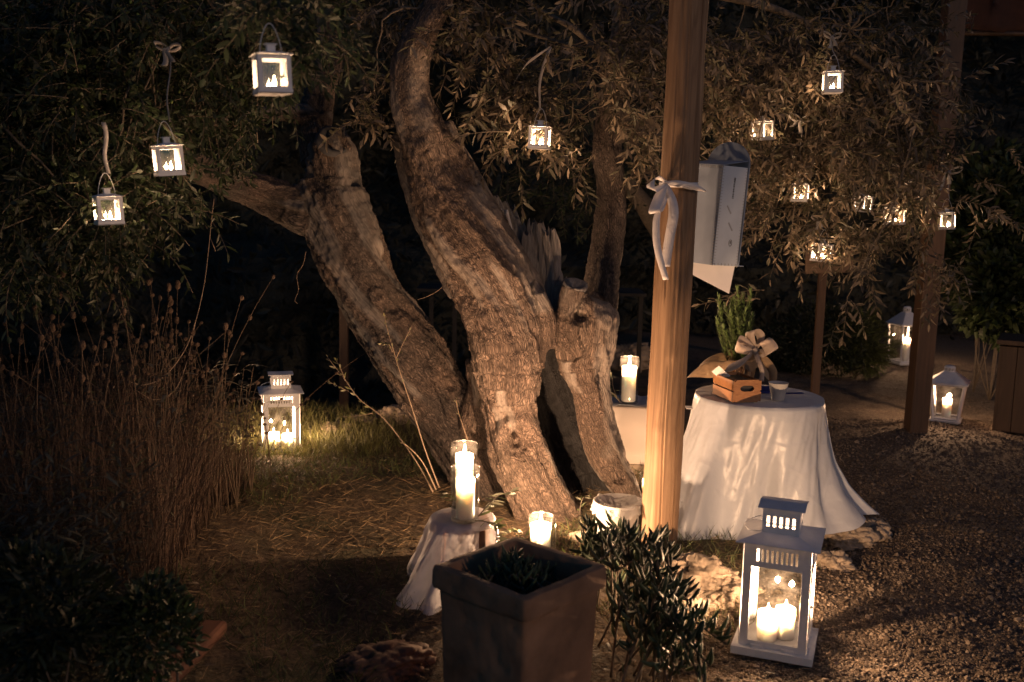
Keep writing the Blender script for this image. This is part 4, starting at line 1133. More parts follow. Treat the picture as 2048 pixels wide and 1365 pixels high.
slab('bottom_panel', e_b + Mz * 0.001 + Fx * 0.001, Fx, (Mx * DS + Fn * 0.05) / np.linalg.norm(Mx * DS + Fn * 0.05), Mz, FW, np.linalg.norm(Mx * DS + Fn * 0.05), 0.004, CARD)
# back plate with the rounded head
bw = FW + 0.02; zt = H_ * 1.26; m = MB()
poly = [(0.004, 0), (0.004, H_ * 1.02)]
for a in np.linspace(0, PI, 18): poly.append((-bw / 2 + 0.004 + bw / 2 * math.cos(a), H_ * 1.02 + (zt - H_ * 1.02) * math.sin(a)))
poly.append((-bw + 0.004, 0))
m4 = np.eye(4); m4[:3, 0] = -Fx; m4[:3, 1] = Mz; m4[:3, 2] = Fn; m4[:3, 3] = bk0 + Fn * 0.006
m.prism(poly, 0, 0.005, m4); m.build('back_plate', CARD, lb, False, world=True)
# sloping lid flap
slab('lid_flap', e_b + Mz * (H_ + 0.001) + Mx * 0.0, Fx, (bk0 + Mz * (H_ * 0.06) - e_b) / np.linalg.norm(bk0 + Mz * (H_ * 0.06) - e_b), Mz, FW, np.linalg.norm(bk0 + Mz * (H_ * .06) - e_b), 0.004, CARD)
m = MB()
for i in range(34):
    z = (i + 0.5) / 34 * H_
    m.box(lp(0.005, -0.0012, z), (0.012, 0.0015, 0.0022), np.stack([Mx, Sn, Mz], 1)); m.box(lp(DS - 0.004, -0.0012, z), (0.008, 0.0015, 0.0022), np.stack([Mx, Sn, Mz], 1))
    m.box(e_b + Fx * 0.006 + Mz * z - Fn * 0.0012, (0.011, 0.0015, 0.0022), np.stack([Fx, Fn, Mz], 1))
for i in range(22): m.box(e_b + Fx * (i + .5) / 22 * FW + Mz * (H_ - 0.006) - Fn * .0012, (0.0022, 0.0015, 0.011), np.stack([Fx, Fn, Mz], 1))
for i in range(7): m.box(lp((i + .5) / 7 * DS, -0.0012, 0.006), (0.0022, 0.0015, 0.011), np.stack([Mx, Sn, Mz], 1))
o = m.build('stitches', INKF, lb, False, world=True)
B3 = np.stack([Mx, Sn, Mz], 1)
m = MB(); r_ = np.random.default_rng(4)
for i in range(13):
    z = H_ * (0.885 - i * 0.0165); wdt = 0.0095 if i in (0, 1, 12) else 0.007
    m.box(lp(DS * 0.52, -0.0006, z), (wdt, 0.001, H_ * (0.011 if i % 3 else 0.007)), B3)
    if i < 3: m.box(lp(DS * 0.52 + 0.003, -0.0007, z - H_ * .008), (0.003, 0.001, H_ * 0.008), B3)
m.build('printed_lettering', INK, lb, False, world=True)
for (z, x) in ((0.60, 0.42), (0.43, 0.55)):
    m = MB()
    for i in range(6):
        m.box(lp(DS * x + i * 0.0042 - .01, -0.0006, H_ * z - i * 0.0058), (0.006, 0.001, 0.0075), B3)
    m.build('faded_stamp', INKF, lb, False, world=True)
a = np.linspace(0, 2 * PI, 25); q = np.array([lp(DS * .62 + 0.0085 * math.cos(x), -0.001, H_ * 0.235 + 0.014 * math.sin(x)) for x in a])
MB().tube(q, 0.0011, 4, cap=False).box(lp(DS * .62, -.0008, H_ * .24), (0.005, 0.001, 0.012), B3).build('printed_emblem', INK, lb, False, world=True)

env = thing('envelope', 'white envelope sticking out below the grey letter box', 'envelope', P(1440, 560, 4.62))
poly = [P(1375, 545, 4.64), P(1458, 588, 4.60), P(1478, 492, 4.63), P(1390, 470, 4.66)]
nn = np.cross(poly[1] - poly[0], poly[3] - poly[0]); nn /= np.linalg.norm(nn)
V_ = np.array(poly + [p + nn * 0.004 for p in poly])
MB().add(V_, np.array([(0, 1, 2, 3), (7, 6, 5, 4), (0, 4, 5, 1), (1, 5, 6, 2), (2, 6, 7, 3), (3, 7, 4, 0)])).build('paper_sheet', PAPER, env, False, world=True)

# ------------------------------------------------------------------ draped tables
CLOTH = m_cloth('white_organza', (0.53, 0.56, 0.62), 0.2, 0.5, 0.55, 0.36, wscale=5)
SHEER = m_cloth('sheer_tulle', (0.74, 0.74, 0.78), 0.25, 0.4, 0.4, 0.45, sheer=0.25, wscale=12)
def interp_ang(tab, th):
    tab = sorted(tab); A = np.array([t[0] for t in tab] + [tab[0][0] + 360.0]); 
    out = []
    for c in range(1, len(tab[0])):
        Vv_ = np.array([t[c] for t in tab] + [tab[0][c]])
        x = (np.degrees(th) - A[0]) % 360 + A[0]
        k = np.clip(np.searchsorted(A, x, 'right') - 1, 0, len(A) - 2)
        u = (x - A[k]) / (A[k + 1] - A[k]); u = u * u * (3 - 2 * u)
        out.append(Vv_[k] * (1 - u) + Vv_[k + 1] * u)
    return out
def drape(c, R, ztop, tab, nth=260, nr=60, folds=((9, 0.035, 0.4), (14, 0.018, 2.0), (23, 0.008, 1.0)), seed=1, sag=1.25, sag_r=0.0):
    th = np.linspace(0, 2 * PI, nth, endpoint=False)
    rh, zh = interp_ang(tab, th); zh = zh + 0.035 * vnoise(np.c_[np.cos(th) * 4.2, np.sin(th) * 3.2, np.full(nth, seed)], 8) * (zh > .05)
    rows = []
    for s in np.linspace(0, 1, 10)[:-1]:
        rr = R * max(s, 0.01)
        zz = ztop + 0.0015 * vnoise(np.c_[np.cos(th) * rr * 25, np.sin(th) * rr * 25, np.full(nth, seed)], seed)
        rows.append(np.stack([c[0] + rr * np.cos(th), c[1] + rr * np.sin(th), zz], 1))
    for s in np.linspace(0, 1, nr):
        f = sum(a * np.cos(k * th + p + 1.2 * np.sin(th * 2 + seed) + 0.8 * s) for k, a, p in folds)
        edge = (1 - math.exp(-s * 9))
        sg_ = sag + (sag_r * np.clip(np.cos(th + 0.15), 0, 1) ** 1.5)
        rr = R + 0.006 * min(1, s * 20) + (rh - R) * (0.25 * s + 0.75 * s ** sg_) + f * s ** 0.8 * edge + 0.012 * s * vnoise(np.c_[np.cos(th) * 5, np.sin(th) * 5, np.full(nth, s * 4 + seed)], seed)
        rr = rr + 0.006 * edge * vnoise(np.c_[np.cos(th) * 14 + s * 6, np.sin(th) * 14, np.full(nth, s * 5)], seed + 2)
        zz = ztop - 0.004 * min(1, s * 20) - (ztop - zh) * s
        zz = np.where(s < 0.02, ztop - 0.002, zz)
        rows.append(np.stack([c[0] + rr * np.cos(th), c[1] + rr * np.sin(th), zz], 1))
    return np.stack(rows)
tc = P(1518, 790, 4.78); TZ = tc[2]; TR = 0.302
tab = thing('round_table', 'round table hidden under the pale organza cloth by the pine post', 'table', (tc[0], tc[1], 0))
MB().lathe([(0.02, TZ - 0.028), (TR - .004, TZ - 0.028), (TR, TZ - 0.024), (TR, TZ - 0.008), (TR - .004, TZ - 0.005), (0.02, TZ - 0.005)], 48).build('table_top', PAPER, tab)
MB().lathe([(0.18, 0.02), (0.18, 0.05), (0.03, 0.08), (0.03, TZ - 0.028)], 24).build('pedestal', WHITE, tab)
L = lambda px, py, z=0.03: PZ(px, py, z)
def pol(px, py, z):
    q = PZ(px, py, z) - tc; return (math.degrees(math.atan2(q[1], q[0])), float(np.hypot(q[0], q[1])), z)
hem = [pol(1345, 1100, 0.02), pol(1372, 1096, 0.03), pol(1430, 1082, 0.05), pol(1500, 1058, 0.08), pol(1590, 1040, 0.08), pol(1650, 1034, 0.08), pol(1712, 1046, 0.10), pol(1742, 1032, 0.13), pol(1722, 1008, 0.15), (28, 0.50, 0.08), (45, 0.46, 0.05), (90, 0.44, 0.03), (140, 0.44, 0.03), (-170, 0.50, 0.03)]
print('HEM', [(round(a), round(b, 2)) for a, b, c in hem])
cl = thing('tablecloth', 'long pale organza cloth draped over the round table with one corner trailing over the stones', 'tablecloth', (tc[0], tc[1], 0))
MB().grid(drape(tc, TR, TZ, hem, seed=3, folds=((7, 0.022, 0.4), (11, 0.014, 2.0), (19, 0.006, 1.0)), sag_r=2.3)[:, :, :], closed=True).build('cloth_drape', CLOTH, cl, world=True)

# small front stool
sc0 = P(925, 1035, 3.98); SZ = 0.305; sc0[2] = SZ
st = thing('stool', 'low stool under the crumpled tulle carrying two glass candle cylinders', 'stool', (sc0[0], sc0[1], 0))
MB().lathe([(0.02, SZ - 0.04), (0.112, SZ - 0.04), (0.114, SZ - 0.020), (0.02, SZ - 0.020)], 32, sy=1.08).build('seat', CRATEWOOD, st)
for sx in (-1, 1):
    for sy in (-1, 1): MB().tube([(sx * .085, sy * .11, SZ - .025), (sx * .095, sy * .13, 0.0)], 0.014, 8).build('leg', CRATEWOOD, st)
def pol2(px, py, z):
    q = PZ(px, py, z) - sc0; return (math.degrees(math.atan2(q[1], q[0])), float(np.hypot(q[0], q[1])), z)
hem2 = [pol2(818, 1205, 0.03), pol2(865, 1215, 0.03), pol2(930, 1160, 0.06), pol2(972, 1110, 0.10), (0, 0.16, 0.14), (45, 0.2, 0.1), (90, 0.22, 0.06), (135, 0.22, 0.04), (180, 0.22, 0.03)]
cl2 = thing('tulle_cloth', 'crumpled white tulle cloth draped over the low stool and trailing on the ground', 'cloth', (sc0[0], sc0[1], 0))
G2 = drape(sc0, 0.128, SZ, hem2, nth=200, nr=46, folds=((6, 0.026, 0.4), (11, 0.016, 2.0), (17, 0.008, 1.0)), seed=9, sag=1.1)
G2[:, :, 1] = sc0[1] + (G2[:, :, 1] - sc0[1]) * 1.12
G2[:, :, 2] += 0.006 * vnoise(G2.reshape(-1, 3) * 18, 4).reshape(G2.shape[:2]) * (G2[:, :, 2] > SZ - .05)
MB().grid(G2, closed=True).build('cloth_drape', SHEER, cl2, world=True)
GG = 'clear glass cylinders round the candles'; CG = 'pillar candles in glass cylinders'
f1_ = P(930, 1042, 3.90); f1_[2] = SZ + 0.008
glass_cyl(f1_, 0.057, 0.222, 'clear glass cylinder at the front edge of the tulle covered stool')
candle((f1_[0], f1_[1], f1_[2] + 0.012), 0.038, 0.165, 'tall white candle in the front glass on the tulle covered stool', CG, 0.6, 1.25)
f2_ = P(927, 975, 4.09); f2_[2] = SZ + 0.008
glass_cyl(f2_, 0.057, 0.272, 'clear glass cylinder just behind the front one on the tulle covered stool')
candle((f2_[0] + .003, f2_[1], f2_[2] + 0.012), 0.038, 0.215, 'white candle in the rear glass on the tulle covered stool', CG, 0.7, 1.35)
f3_ = on_ground(1080, 1108); 
glass_cyl(f3_, 0.054, 0.175, 'glass cylinder on the ground at the foot of the leaning trunk')
candle((f3_[0], f3_[1], f3_[2] + 0.012), 0.046, 0.125, 'thick white candle on the ground at the foot of the leaning trunk', CG, 2.3, 1.5)
f4_ = P(1092, 1105, 4.06); f4_[2] = tz(f4_[0], f4_[1])
glass_cyl(f4_, 0.040, 0.20, 'empty glass rim showing just over the terracotta planter')

# back table, square and cloth wrapped
b0 = P(1262, 806, 5.62); BZ = b0[2]
bt = thing('side_table', 'boxy side table wrapped in smooth cream cloth behind the hollow trunk', 'table', (b0[0], b0[1] + 0.06, 0), math.radians(-6))
CREAM = m_cloth('cream_cloth', (0.64, 0.57, 0.50), 0.0, 0.2, 0.12, 0.7, wscale=4)
MB().box((0, 0, BZ / 2 + .06), (0.36, 0.30, BZ - 0.13)).build('cloth_body', CREAM, bt, False, bevel=0.012)
MB().box((0, 0, 0.065), (0.40, 0.34, 0.13)).build('plinth', ROCK, bt, False, bevel=0.01)
G = np.stack(np.meshgrid(np.linspace(-0.22, 0.20, 40), np.linspace(-0.165, 0.17, 30), indexing='ij') + [np.zeros((40, 30))], -1)
ed = np.maximum(np.abs(G[..., 0]) / 0.19, np.abs(G[..., 1]) / 0.16)
G[..., 2] = BZ + 0.002 + 0.006 * vnoise(G.reshape(-1, 3) * 30, 3).reshape(40, 30) - 0.05 * smooth(1.0, 1.25, ed)
MB().grid(G, thick=0.002).build('lace_runner', CLOTH, bt)
g5 = P(1256, 812, 5.56); g5[2] = BZ + 0.011
glass_cyl(g5, 0.054, 0.262, 'glass cylinder on the cream side table behind the pine post')
candle((g5[0], g5[1], g5[2] + 0.012), 0.041, 0.200, 'tall white candle in a glass on the cream side table', CG, 1.1, 1.4)
# candle low between the bucket and the side table: it lights the cloth and the hollow trunk
g6 = on_ground(1296, 985)
glass_cyl(g6, 0.05, 0.10, 'low glass behind the pine post lighting the cream side table')
candle((g6[0], g6[1], g6[2] + 0.011), 0.035, 0.06, 'short candle in the low glass behind the pine post', CG, 0.3, 1.0)

# ------------------------------------------------------------------ crate, cup, pens, cards
cr0 = P(1492, 814, 4.56); cr0[2] = TZ + 0.005
crt = thing('wooden_crate', 'small brown wooden crate with a cut-out handle on the round table', 'crate', cr0, math.radians(-8))
cw, cd, ch = 0.130, 0.21, 0.106; sk = -0.42     # width, depth, height
def cbox(nm, c, s, mat=CRATEWOOD): return MB().box(c, s).build(nm, mat, crt, False, bevel=0.0015)
def handle_board(nm, y):
    nn_ = 32; a = np.linspace(0, 2 * PI, nn_, endpoint=False)
    inner = np.stack([0.024 * np.cos(a) + np.sign(np.cos(a)) * 0.012, 0.014 * np.sin(a)], 1) + np.array((0, 0.012))
    outer = []
    for x in a:
        cx_, sx_ = math.cos(x), math.sin(x); k = min(cw / 2 / abs(cx_) if abs(cx_) > 1e-6 else 9, ch / 2 / abs(sx_) if abs(sx_) > 1e-6 else 9)
        outer.append((cx_ * k, sx_ * k))
    outer = np.array(outer); V_ = []
    for yy in (y - .004, y + .004):
        for ring in (outer, inner): V_ += [(p[0], yy, p[1] + ch / 2) for p in ring]
    j = np.arange(nn_); j2 = (j + 1) % nn_
    F_ = np.concatenate([np.stack([j, j2, j2 + nn_, j + nn_], 1), np.stack([j + 3 * nn_, j2 + 3 * nn_, j2 + 2 * nn_, j + 2 * nn_], 1), np.stack([j + nn_, j2 + nn_, j2 + 3 * nn_, j + 3 * nn_], 1), np.stack([j2, j, j + 2 * nn_, j2 + 2 * nn_], 1)])
    MB().add(np.array(V_), F_).build(nm, CRATEWOOD, crt, False)
handle_board('end_board', 0.0); handle_board('end_board', cd)
for sx in (-1, 1):
    for z in (0.026, 0.079): cbox('side_slat', (sx * (cw / 2 + .003), cd / 2, z), (0.007, cd + 0.008, 0.047))
    for y in (0.008, cd - .008): cbox('corner_block', (sx * (cw / 2 - .006), y + .0005, ch / 2 + .002), (0.012, 0.010, ch - .002))
cbox('bottom_board', (0, cd / 2, 0.004), (cw - .01, cd - .01, 0.006))
crt.rotation_euler = (0, 0, math.radians(14))
alb = thing('photo_album', 'dark cards stacked inside the small wooden crate', 'cards', cr0, math.radians(14))
DK = m_simple('dark_card', (0.03, 0.028, 0.03), 0.5, 0.2, 20, 0.1)
MB().box((0, cd / 2, 0.052), (cw - .028, cd - .03, 0.085)).build('card_stack', DK, alb, False, bevel=0.002)
q = P(1438, 742, 4.70)
nt = thing('note_card', 'cream note card leaning out of the wooden crate', 'card', q)
MB().box(P(1442, 748, 4.70), (0.075, 0.0015, 0.05), np.array(Matrix.Rotation(math.radians(40), 3, 'Y') @ Matrix.Rotation(math.radians(30), 3, 'X'))).build('card_sheet', PAPER, nt, False, world=True)
cp0 = P(1555, 803, 4.64); cp0[2] = TZ + 0.005
cup = thing('plastic_cup', 'translucent white plastic cup beside the wooden crate', 'cup', cp0)
CUPM = m_cloth('translucent_plastic', (0.75, 0.73, 0.70), 0.4, 0.0, 0.02, 0.35, sheer=0.22)
MB().lathe([(0.030, 0), (0.031, 0.002), (0.033, 0.030), (0.036, 0.033), (0.046, 0.082), (0.0475, 0.083), (0.045, 0.080), (0.034, 0.032), (0.029, 0.004)], 40, cap=(True, False)).build('cup_wall', CUPM, cup)
BLUE = m_simple('blue_plastic', (0.01, 0.02, 0.16), 0.3, 0.1, 10, 0)
pe = thing('pen', 'blue pen lying behind the plastic cup pointing right', 'pen', P(1588, 793, 4.78) * np.array((1, 1, 0)) + np.array((0, 0, TZ + 0.01)))
MB().tube([(-0.035, 0.0, 0.0), (0.04, 0.01, 0.001), (0.052, 0.012, 0.0)], [0.0045, 0.0045, 0.001], 8).build('barrel', BLUE, pe)
MB().tube([(-0.05, -0.002, 0.0), (-0.035, 0.0, 0.0)], 0.0052, 8).build('cap', BLUE, pe)
ip = thing('ink_pad', 'small dark blue ink pad between the crate and the cup', 'ink pad', P(1530, 790, 4.80) * np.array((1, 1, 0)) + np.array((0, 0, TZ + 0.004)))
MB().box((0, 0, 0.008), (0.05, 0.035, 0.014)).build('pad_body', BLUE, ip, False, bevel=0.003); MB().box((0, 0.012, 0.024), (0.05, 0.003, 0.02)).build('lid', BLUE, ip, False)
for k, (px, py, a_, lab) in enumerate([(1402, 778, 10, 'cream card poking over the left rim of the round table'), (1378, 812, -5, 'lower cream card tucked behind the tablecloth at the left')]):
    q = P(px + 14, py + 4, 4.9 - .1 * k); e = thing('note_card', lab, 'card', q, math.radians(a_))
    MB().box((0, 0, 0), (0.10, 0.07, 0.002)).build('card_sheet', PAPER, e, False)

# ------------------------------------------------------------------ rosemary wrapped in burlap
rp = P(1478, 770, 4.93); rp[2] = TZ + 0.004
ros = thing('rosemary_plant', 'upright rosemary with needle leaves growing above the burlap wrap', 'plant', rp)
ROSE = m_leaf('rosemary_needle', (0.13, 0.20, 0.06), (0.19, 0.25, 0.11), 0.25)
r = np.random.default_rng(8)
MB().lathe([(0.055, 0.0), (0.07, 0.11), (0.001, 0.10)], 20).build('pot', TERRA, ros)
for k, (px, py, dy) in enumerate([(1437, 592, 0), (1449, 612, .03), (1474, 578, -.01), (1468, 600, .04), (1486, 590, .02), (1501, 582, 0), (1460, 625, -.04), (1492, 620, -.04), (1506, 628, .03), (1433, 640, .02), (1476, 640, -.05), (1445, 655, -.05), (1463, 604, .05), (1498, 650, -.03)]):
    b = np.array((r.normal(0, 0.02), r.normal(0, 0.02) + dy * .5, 0.10)); tp = P(px, py, 4.93 + dy) - rp
    c = spline(np.array([b, (b * .45 + tp * .55) + np.array((r.normal(0, .008), 0, -0.01)), tp]), 16)
    MB().tube(c, np.linspace(0.0022, 0.001, 16), 5).build('stem', TWIG, ros)
    nN = 190 + int(420 * np.linalg.norm(tp - b)); tt = r.uniform(0.02, 1.0, nN)
    bs = np.stack([np.interp(tt, np.linspace(0, 1, 16), c[:, q_]) for q_ in range(3)], 1)
    a = r.uniform(0, 2 * PI, nN); el = r.uniform(0.5, 1.0, nN) + 0.9 * (tt > .93)
    ds = np.stack([np.cos(a), np.sin(a), el], 1); ds /= np.linalg.norm(ds, axis=1)[:, None]
    ss = np.cross(ds, np.array((0, 0, 1.0))); ss /= np.linalg.norm(ss, axis=1)[:, None]
    Vl, Fl = leaf_tris(bs, ds, ss, r.uniform(0.020, 0.031, nN), r.uniform(0.003, 0.0045, nN), -0.12)
    o = MB().add(Vl, Fl, 0, np.repeat(np.clip(tt * .6 + r.random(nN) * .4, 0, 1), 8)).build('needles', ROSE, ros, False); o['kind'] = 'stuff'
wrap = thing('burlap_wrap', 'tan burlap cloth wrapped round the rosemary pot with drooping corners', 'cloth', rp)
th = np.linspace(0, 2 * PI, 140, endpoint=False)
rows = []
fl_tab = [(-180, 0.265, 0.02), (-205, 0.22, 0.06), (-150, 0.165, 0.05), (-120, 0.115, 0.095), (-90, 0.10, 0.085), (-55, 0.12, 0.09), (-20, 0.165, 0.03), (0, 0.15, 0.05), (45, 0.13, 0.15), (90, 0.12, 0.16), (130, 0.14, 0.14)]
rh, zh = interp_ang([( (a + 180) % 360 - 180, b, c) for a, b, c in fl_tab], th)
for s in np.linspace(0, 1, 16):
    f = 0.006 * np.cos(13 * th + 1) + 0.004 * np.cos(21 * th)
    rows.append(np.stack([(0.060 + 0.012 * s + f * (0.4 + s)) * np.cos(th), (0.060 + 0.012 * s + f * (0.4 + s)) * np.sin(th), np.full(140, 0.125 * s)], 1))
for s in np.linspace(0.06, 1, 18):
    rr = 0.072 + (rh - 0.072) * s; zz = 0.125 + 0.045 * math.sin(s * PI * 0.75) * (1 - .3 * s) + (zh - 0.125) * s ** 1.8
    ff = 0.010 * s * np.cos(9 * th + 2) + 0.008 * vnoise(np.c_[np.cos(th) * 3, np.sin(th) * 3, np.full(140, s * 3)], 4)
    rows.append(np.stack([rr * np.cos(th), rr * np.sin(th) * .8, zz + ff], 1))
MB().grid(np.stack(rows), closed=True).build('cloth_sheet', BURLAP, wrap)
SIL = m_cloth('champagne_mesh_ribbon', (0.55, 0.44, 0.36), 0.2, 0.6, 0.3, 0.4, wscale=40)
bq = P(1505, 700, 4.82)
bo = thing('burlap_bow', 'wide gauzy beige bow tied on the front of the burlap wrap', 'bow', bq)
def rib2(nm, rows, w0, w1, wd, mat=SIL, n=20):
    s_ = pxs(rows, n); wd = np.array(wd, float); wd /= np.linalg.norm(wd)
    tt = np.linspace(0, 1, n)
    MB().strip(s_, wd, (w0 + (w1 - w0) * np.sin(tt * PI) ** .6) * mpp(4.8)).build(nm, mat, bo, world=True)
rib2('loop', [(1508, 700, 4.80), (1495, 688, 4.76), (1478, 680, 4.74), (1474, 694, 4.72), (1492, 702, 4.74), (1508, 704, 4.78)], 8, 22, (0.15, -0.45, 0.9))
rib2('loop', [(1510, 698, 4.80), (1502, 680, 4.77), (1500, 664, 4.76), (1512, 662, 4.78), (1522, 676, 4.80), (1512, 700, 4.80)], 8, 22, (0.7, -0.6, 0.35))
rib2('loop', [(1510, 700, 4.80), (1528, 682, 4.76), (1543, 700, 4.73), (1538, 708, 4.74), (1522, 704, 4.78), (1510, 702, 4.80)], 10, 30, (0.75, -0.35, 0.6))
rib2('tail', [(1508, 704, 4.79), (1488, 722, 4.74), (1470, 732, 4.72), (1452, 738, 4.70)], 16, 24, (0.3, -0.3, 0.9))
rib2('tail', [(1510, 704, 4.79), (1518, 725, 4.74), (1524, 745, 4.72), (1522, 764, 4.72)], 12, 9, (0.9, -0.4, 0.2))
rib2('tail', [(1510, 704, 4.79), (1530, 720, 4.76), (1545, 742, 4.74), (1546, 764, 4.74)], 14, 18, (0.8, -0.5, 0.3), BURLAP)
MB().lathe([(0.004, -0.014), (0.014, -0.006), (0.014, 0.008), (0.005, 0.015)], 12, P(1509, 702, 4.775)).build('knot', SIL, bo, world=True)
# ------------------------------------------------------------------ terracotta planter in front
RH = 0.50
cs = [PZ(855, 1132, RH), PZ(1058, 1196, RH), PZ(1217, 1128, RH), PZ(1030, 1078, RH)]
pc = sum(cs) / 4; pyaw = math.atan2(*(cs[2] - cs[1])[:2][::-1]); side_ = np.mean([np.linalg.norm(cs[(i + 1) % 4] - cs[i]) for i in range(4)])
print('PLANTER', pc, math.degrees(pyaw), side_)
pl = thing('terracotta_planter', 'square terracotta planter with a thick rim in front of the candles', 'planter', (pc[0], pc[1], tz(pc[0], pc[1])), pyaw)
def sq(h, z, rc=0.014, n=6, m_=26):
    out = []
    for i, (sx, sy) in enumerate(((1, 1), (-1, 1), (-1, -1), (1, -1))):
        for k in range(n):
            a = PI / 2 * i + PI / 2 * k / (n - 1); out.append(((sx * (h - rc) + rc * math.cos(a)), (sy * (h - rc) + rc * math.sin(a)), z))
        nx_, ny_ = ((-1, 1), (-1, -1), (1, -1), (1, 1))[i]
        p0 = np.array(out[-1]); a1 = PI / 2 * (i + 1); p1 = np.array((nx_ * (h - rc) + rc * math.cos(a1), ny_ * (h - rc) + rc * math.sin(a1), z))
        for k in range(1, m_): out.append(tuple(p0 + (p1 - p0) * k / m_))
    return np.array(out)
H0 = side_ / 2 * 1.04; zz = RH - tz(pc[0], pc[1])
prof = [(H0 * .80, 0.0), (H0 * .83, 0.01), (H0 * 0.90, zz - 0.12), (H0 * 0.91, zz - 0.078), (H0 * 0.985, zz - 0.068), (H0, zz - 0.056), (H0, zz - 0.014), (H0 * .985, zz - 0.002), (H0 * .965, zz), (H0 * .84, zz), (H0 * .825, zz - 0.004), (H0 * .815, zz - 0.016), (H0 * .78, zz - 0.14), (H0 * .74, zz - .30)]
prof_f, cut = [], 0
for k_, ((h0, z0), (h1, z1)) in enumerate(zip(prof[:-1], prof[1:])):
    if k_ == 7: cut = len(prof_f)
    ns_ = max(1, int(abs(z1 - z0) / .012 + abs(h1 - h0) / .012))
    for q_ in range(ns_): prof_f.append((h0 + (h1 - h0) * q_ / ns_, z0 + (z1 - z0) * q_ / ns_))
prof_f.append(prof[-1])
Gp = np.stack([sq(h, z) for h, z in prof_f]); gs = Gp.shape; gf = Gp.reshape(-1, 3)
wob = 1 + 0.010 * vnoise(gf * 14, 3) + 0.006 * vnoise(gf * 45, 4) - 0.02 * smooth(.35, .7, vnoise(gf * 30, 6))
gf = gf * np.stack([wob, wob, np.ones(len(gf))], 1); gf[:, 2] += 0.0025 * vnoise(gf * 22, 8); Gp = gf.reshape(gs)
MB().grid(Gp[:cut + 1], closed=True).build('body', TERRA, pl, auto=40)
MB().grid(Gp[cut:], closed=True).build('rim', TERRA, pl, auto=40)
SOIL = m_simple('potting_soil', (0.035, 0.025, 0.018), 0.95, 0.5, 60, 0.9, 0.01)
G = np.stack(np.meshgrid(np.linspace(-1, 1, 30), np.linspace(-1, 1, 30), indexing='ij') + [np.zeros((30, 30))], -1)
G[..., :2] *= H0 * .775; G[..., 2] = zz - 0.13 + 0.01 * vnoise(G.reshape(-1, 3) * 40, 2).reshape(30, 30)
MB().grid(G).build('soil', SOIL, pl)

# ------------------------------------------------------------------ succulents
SUCC = m_simple('succulent_leaf', (0.05, 0.08, 0.036), 0.6, 0.4, 14, 0.1, 0.002)
_t = SUCC.node_tree; _oi = _t.nodes.new('ShaderNodeObjectInfo'); _mr = _t.nodes.new('ShaderNodeMapRange'); _mr.inputs['To Min'].default_value = 0.25; _mr.inputs['To Max'].default_value = 1.15
_mx = _t.nodes.new('ShaderNodeMix'); _mx.data_type = 'RGBA'; _mx.blend_type = 'MULTIPLY'; _mx.inputs[0].default_value = 1.0
_b = _t.nodes['Principled BSDF']; _src = _b.inputs['Base Color'].links[0].from_socket
_t.links.new(_oi.outputs['Random'], _mr.inputs[0]); _t.links.new(_src, _mx.inputs[6]); _t.links.new(_mr.outputs[0], _mx.inputs[7]); _t.links.new(_mx.outputs[2], _b.inputs['Base Color'])
def finger_mesh(seed, L=0.075, R=0.0078):
    rr = np.random.default_rng(seed); n = 7; t = np.linspace(0, 1, n)
    c = np.stack([L * t, np.zeros(n), L * (0.25 + 0.15 * rr.random()) * t * t], 1)
    return MB().tube(c, [R * .5, R * .85, R, R, R * .85, R * .55, R * .1], 5).mesh('leaf')
FM = [finger_mesh(i, 0.05 + 0.012 * i) for i in range(4)]
for f in FM: f.materials.append(SUCC)
def succulent(loc, label, stems, seed, spread, hgt, nleaf=150, loc_name='succulent_plant', leafscale=1.0):
    t = thing(loc_name, label, 'succulent', loc); rr = np.random.default_rng(seed)
    tips = []; m = MB(); rest = MB(); cnt = 0
    for (ex, ey, ez) in stems:
        e = np.array((ex, ey, ez)); st_ = np.array((rr.normal(0, spread * .15), rr.normal(0, spread * .15), 0.0))
        mid = (st_ + e) / 2 + np.array((0, 0, 0.06 + 0.4 * max(0, ez)))
        c = spline(np.array([st_, mid, e]), 12); m.tube(c, np.linspace(0.005, 0.003, 12), 5)
        for i in range(18):
            tt = 0.15 + 0.85 * i / 17; p = np.array([np.interp(tt, np.linspace(0, 1, 12), c[:, k]) for k in range(3)])
            tg = c[-1] - c[-3]; tg /= np.linalg.norm(tg)
            a = i * 2.4 + rr.normal(0, .3); _, u, v = frame_of(tg)
            d = u * math.cos(a) + v * math.sin(a) + tg * (0.3 + 0.6 * tt) + np.array((0, 0, 1.3)); d /= np.linalg.norm(d)
            x_, u2, v2 = frame_of(d); up = np.array((0, 0, 1.0)); z_ = up - d * (up @ d); z_ /= np.linalg.norm(z_) + 1e-9; y_ = np.cross(z_, d)
            Rm = Matrix(np.stack([d, y_, z_], 1).tolist()).to_4x4() @ Matrix.Scale(float(rr.uniform(.5, 1.1) * leafscale), 4); Rm.translation = Vector(p.tolist())
            k = rr.integers(4)
            if cnt < nleaf:
                o = bpy.data.objects.new('leaf', FM[k]); C.objects.link(o); o.parent = t; o.matrix_local = Rm
            else:
                me = FM[k]; vv = np.array([Rm @ v_.co for v_ in me.vertices]); 
                rest.add(vv, [np.array([list(p_.vertices) for p_ in me.polygons if len(p_.vertices) == 4]), np.array([list(p_.vertices) for p_ in me.polygons if len(p_.vertices) == 5])])
            cnt += 1
    m.build('stems', TWIG, t)
    if rest.n: o = rest.build('leaves', SUCC, t); o['kind'] = 'stuff'
    return t
r = np.random.default_rng(21)
def stems_to(base, pts): return [tuple(P(px, py, Yp) - base) for px, py, Yp in pts]
s1 = on_ground(1235, 1215)
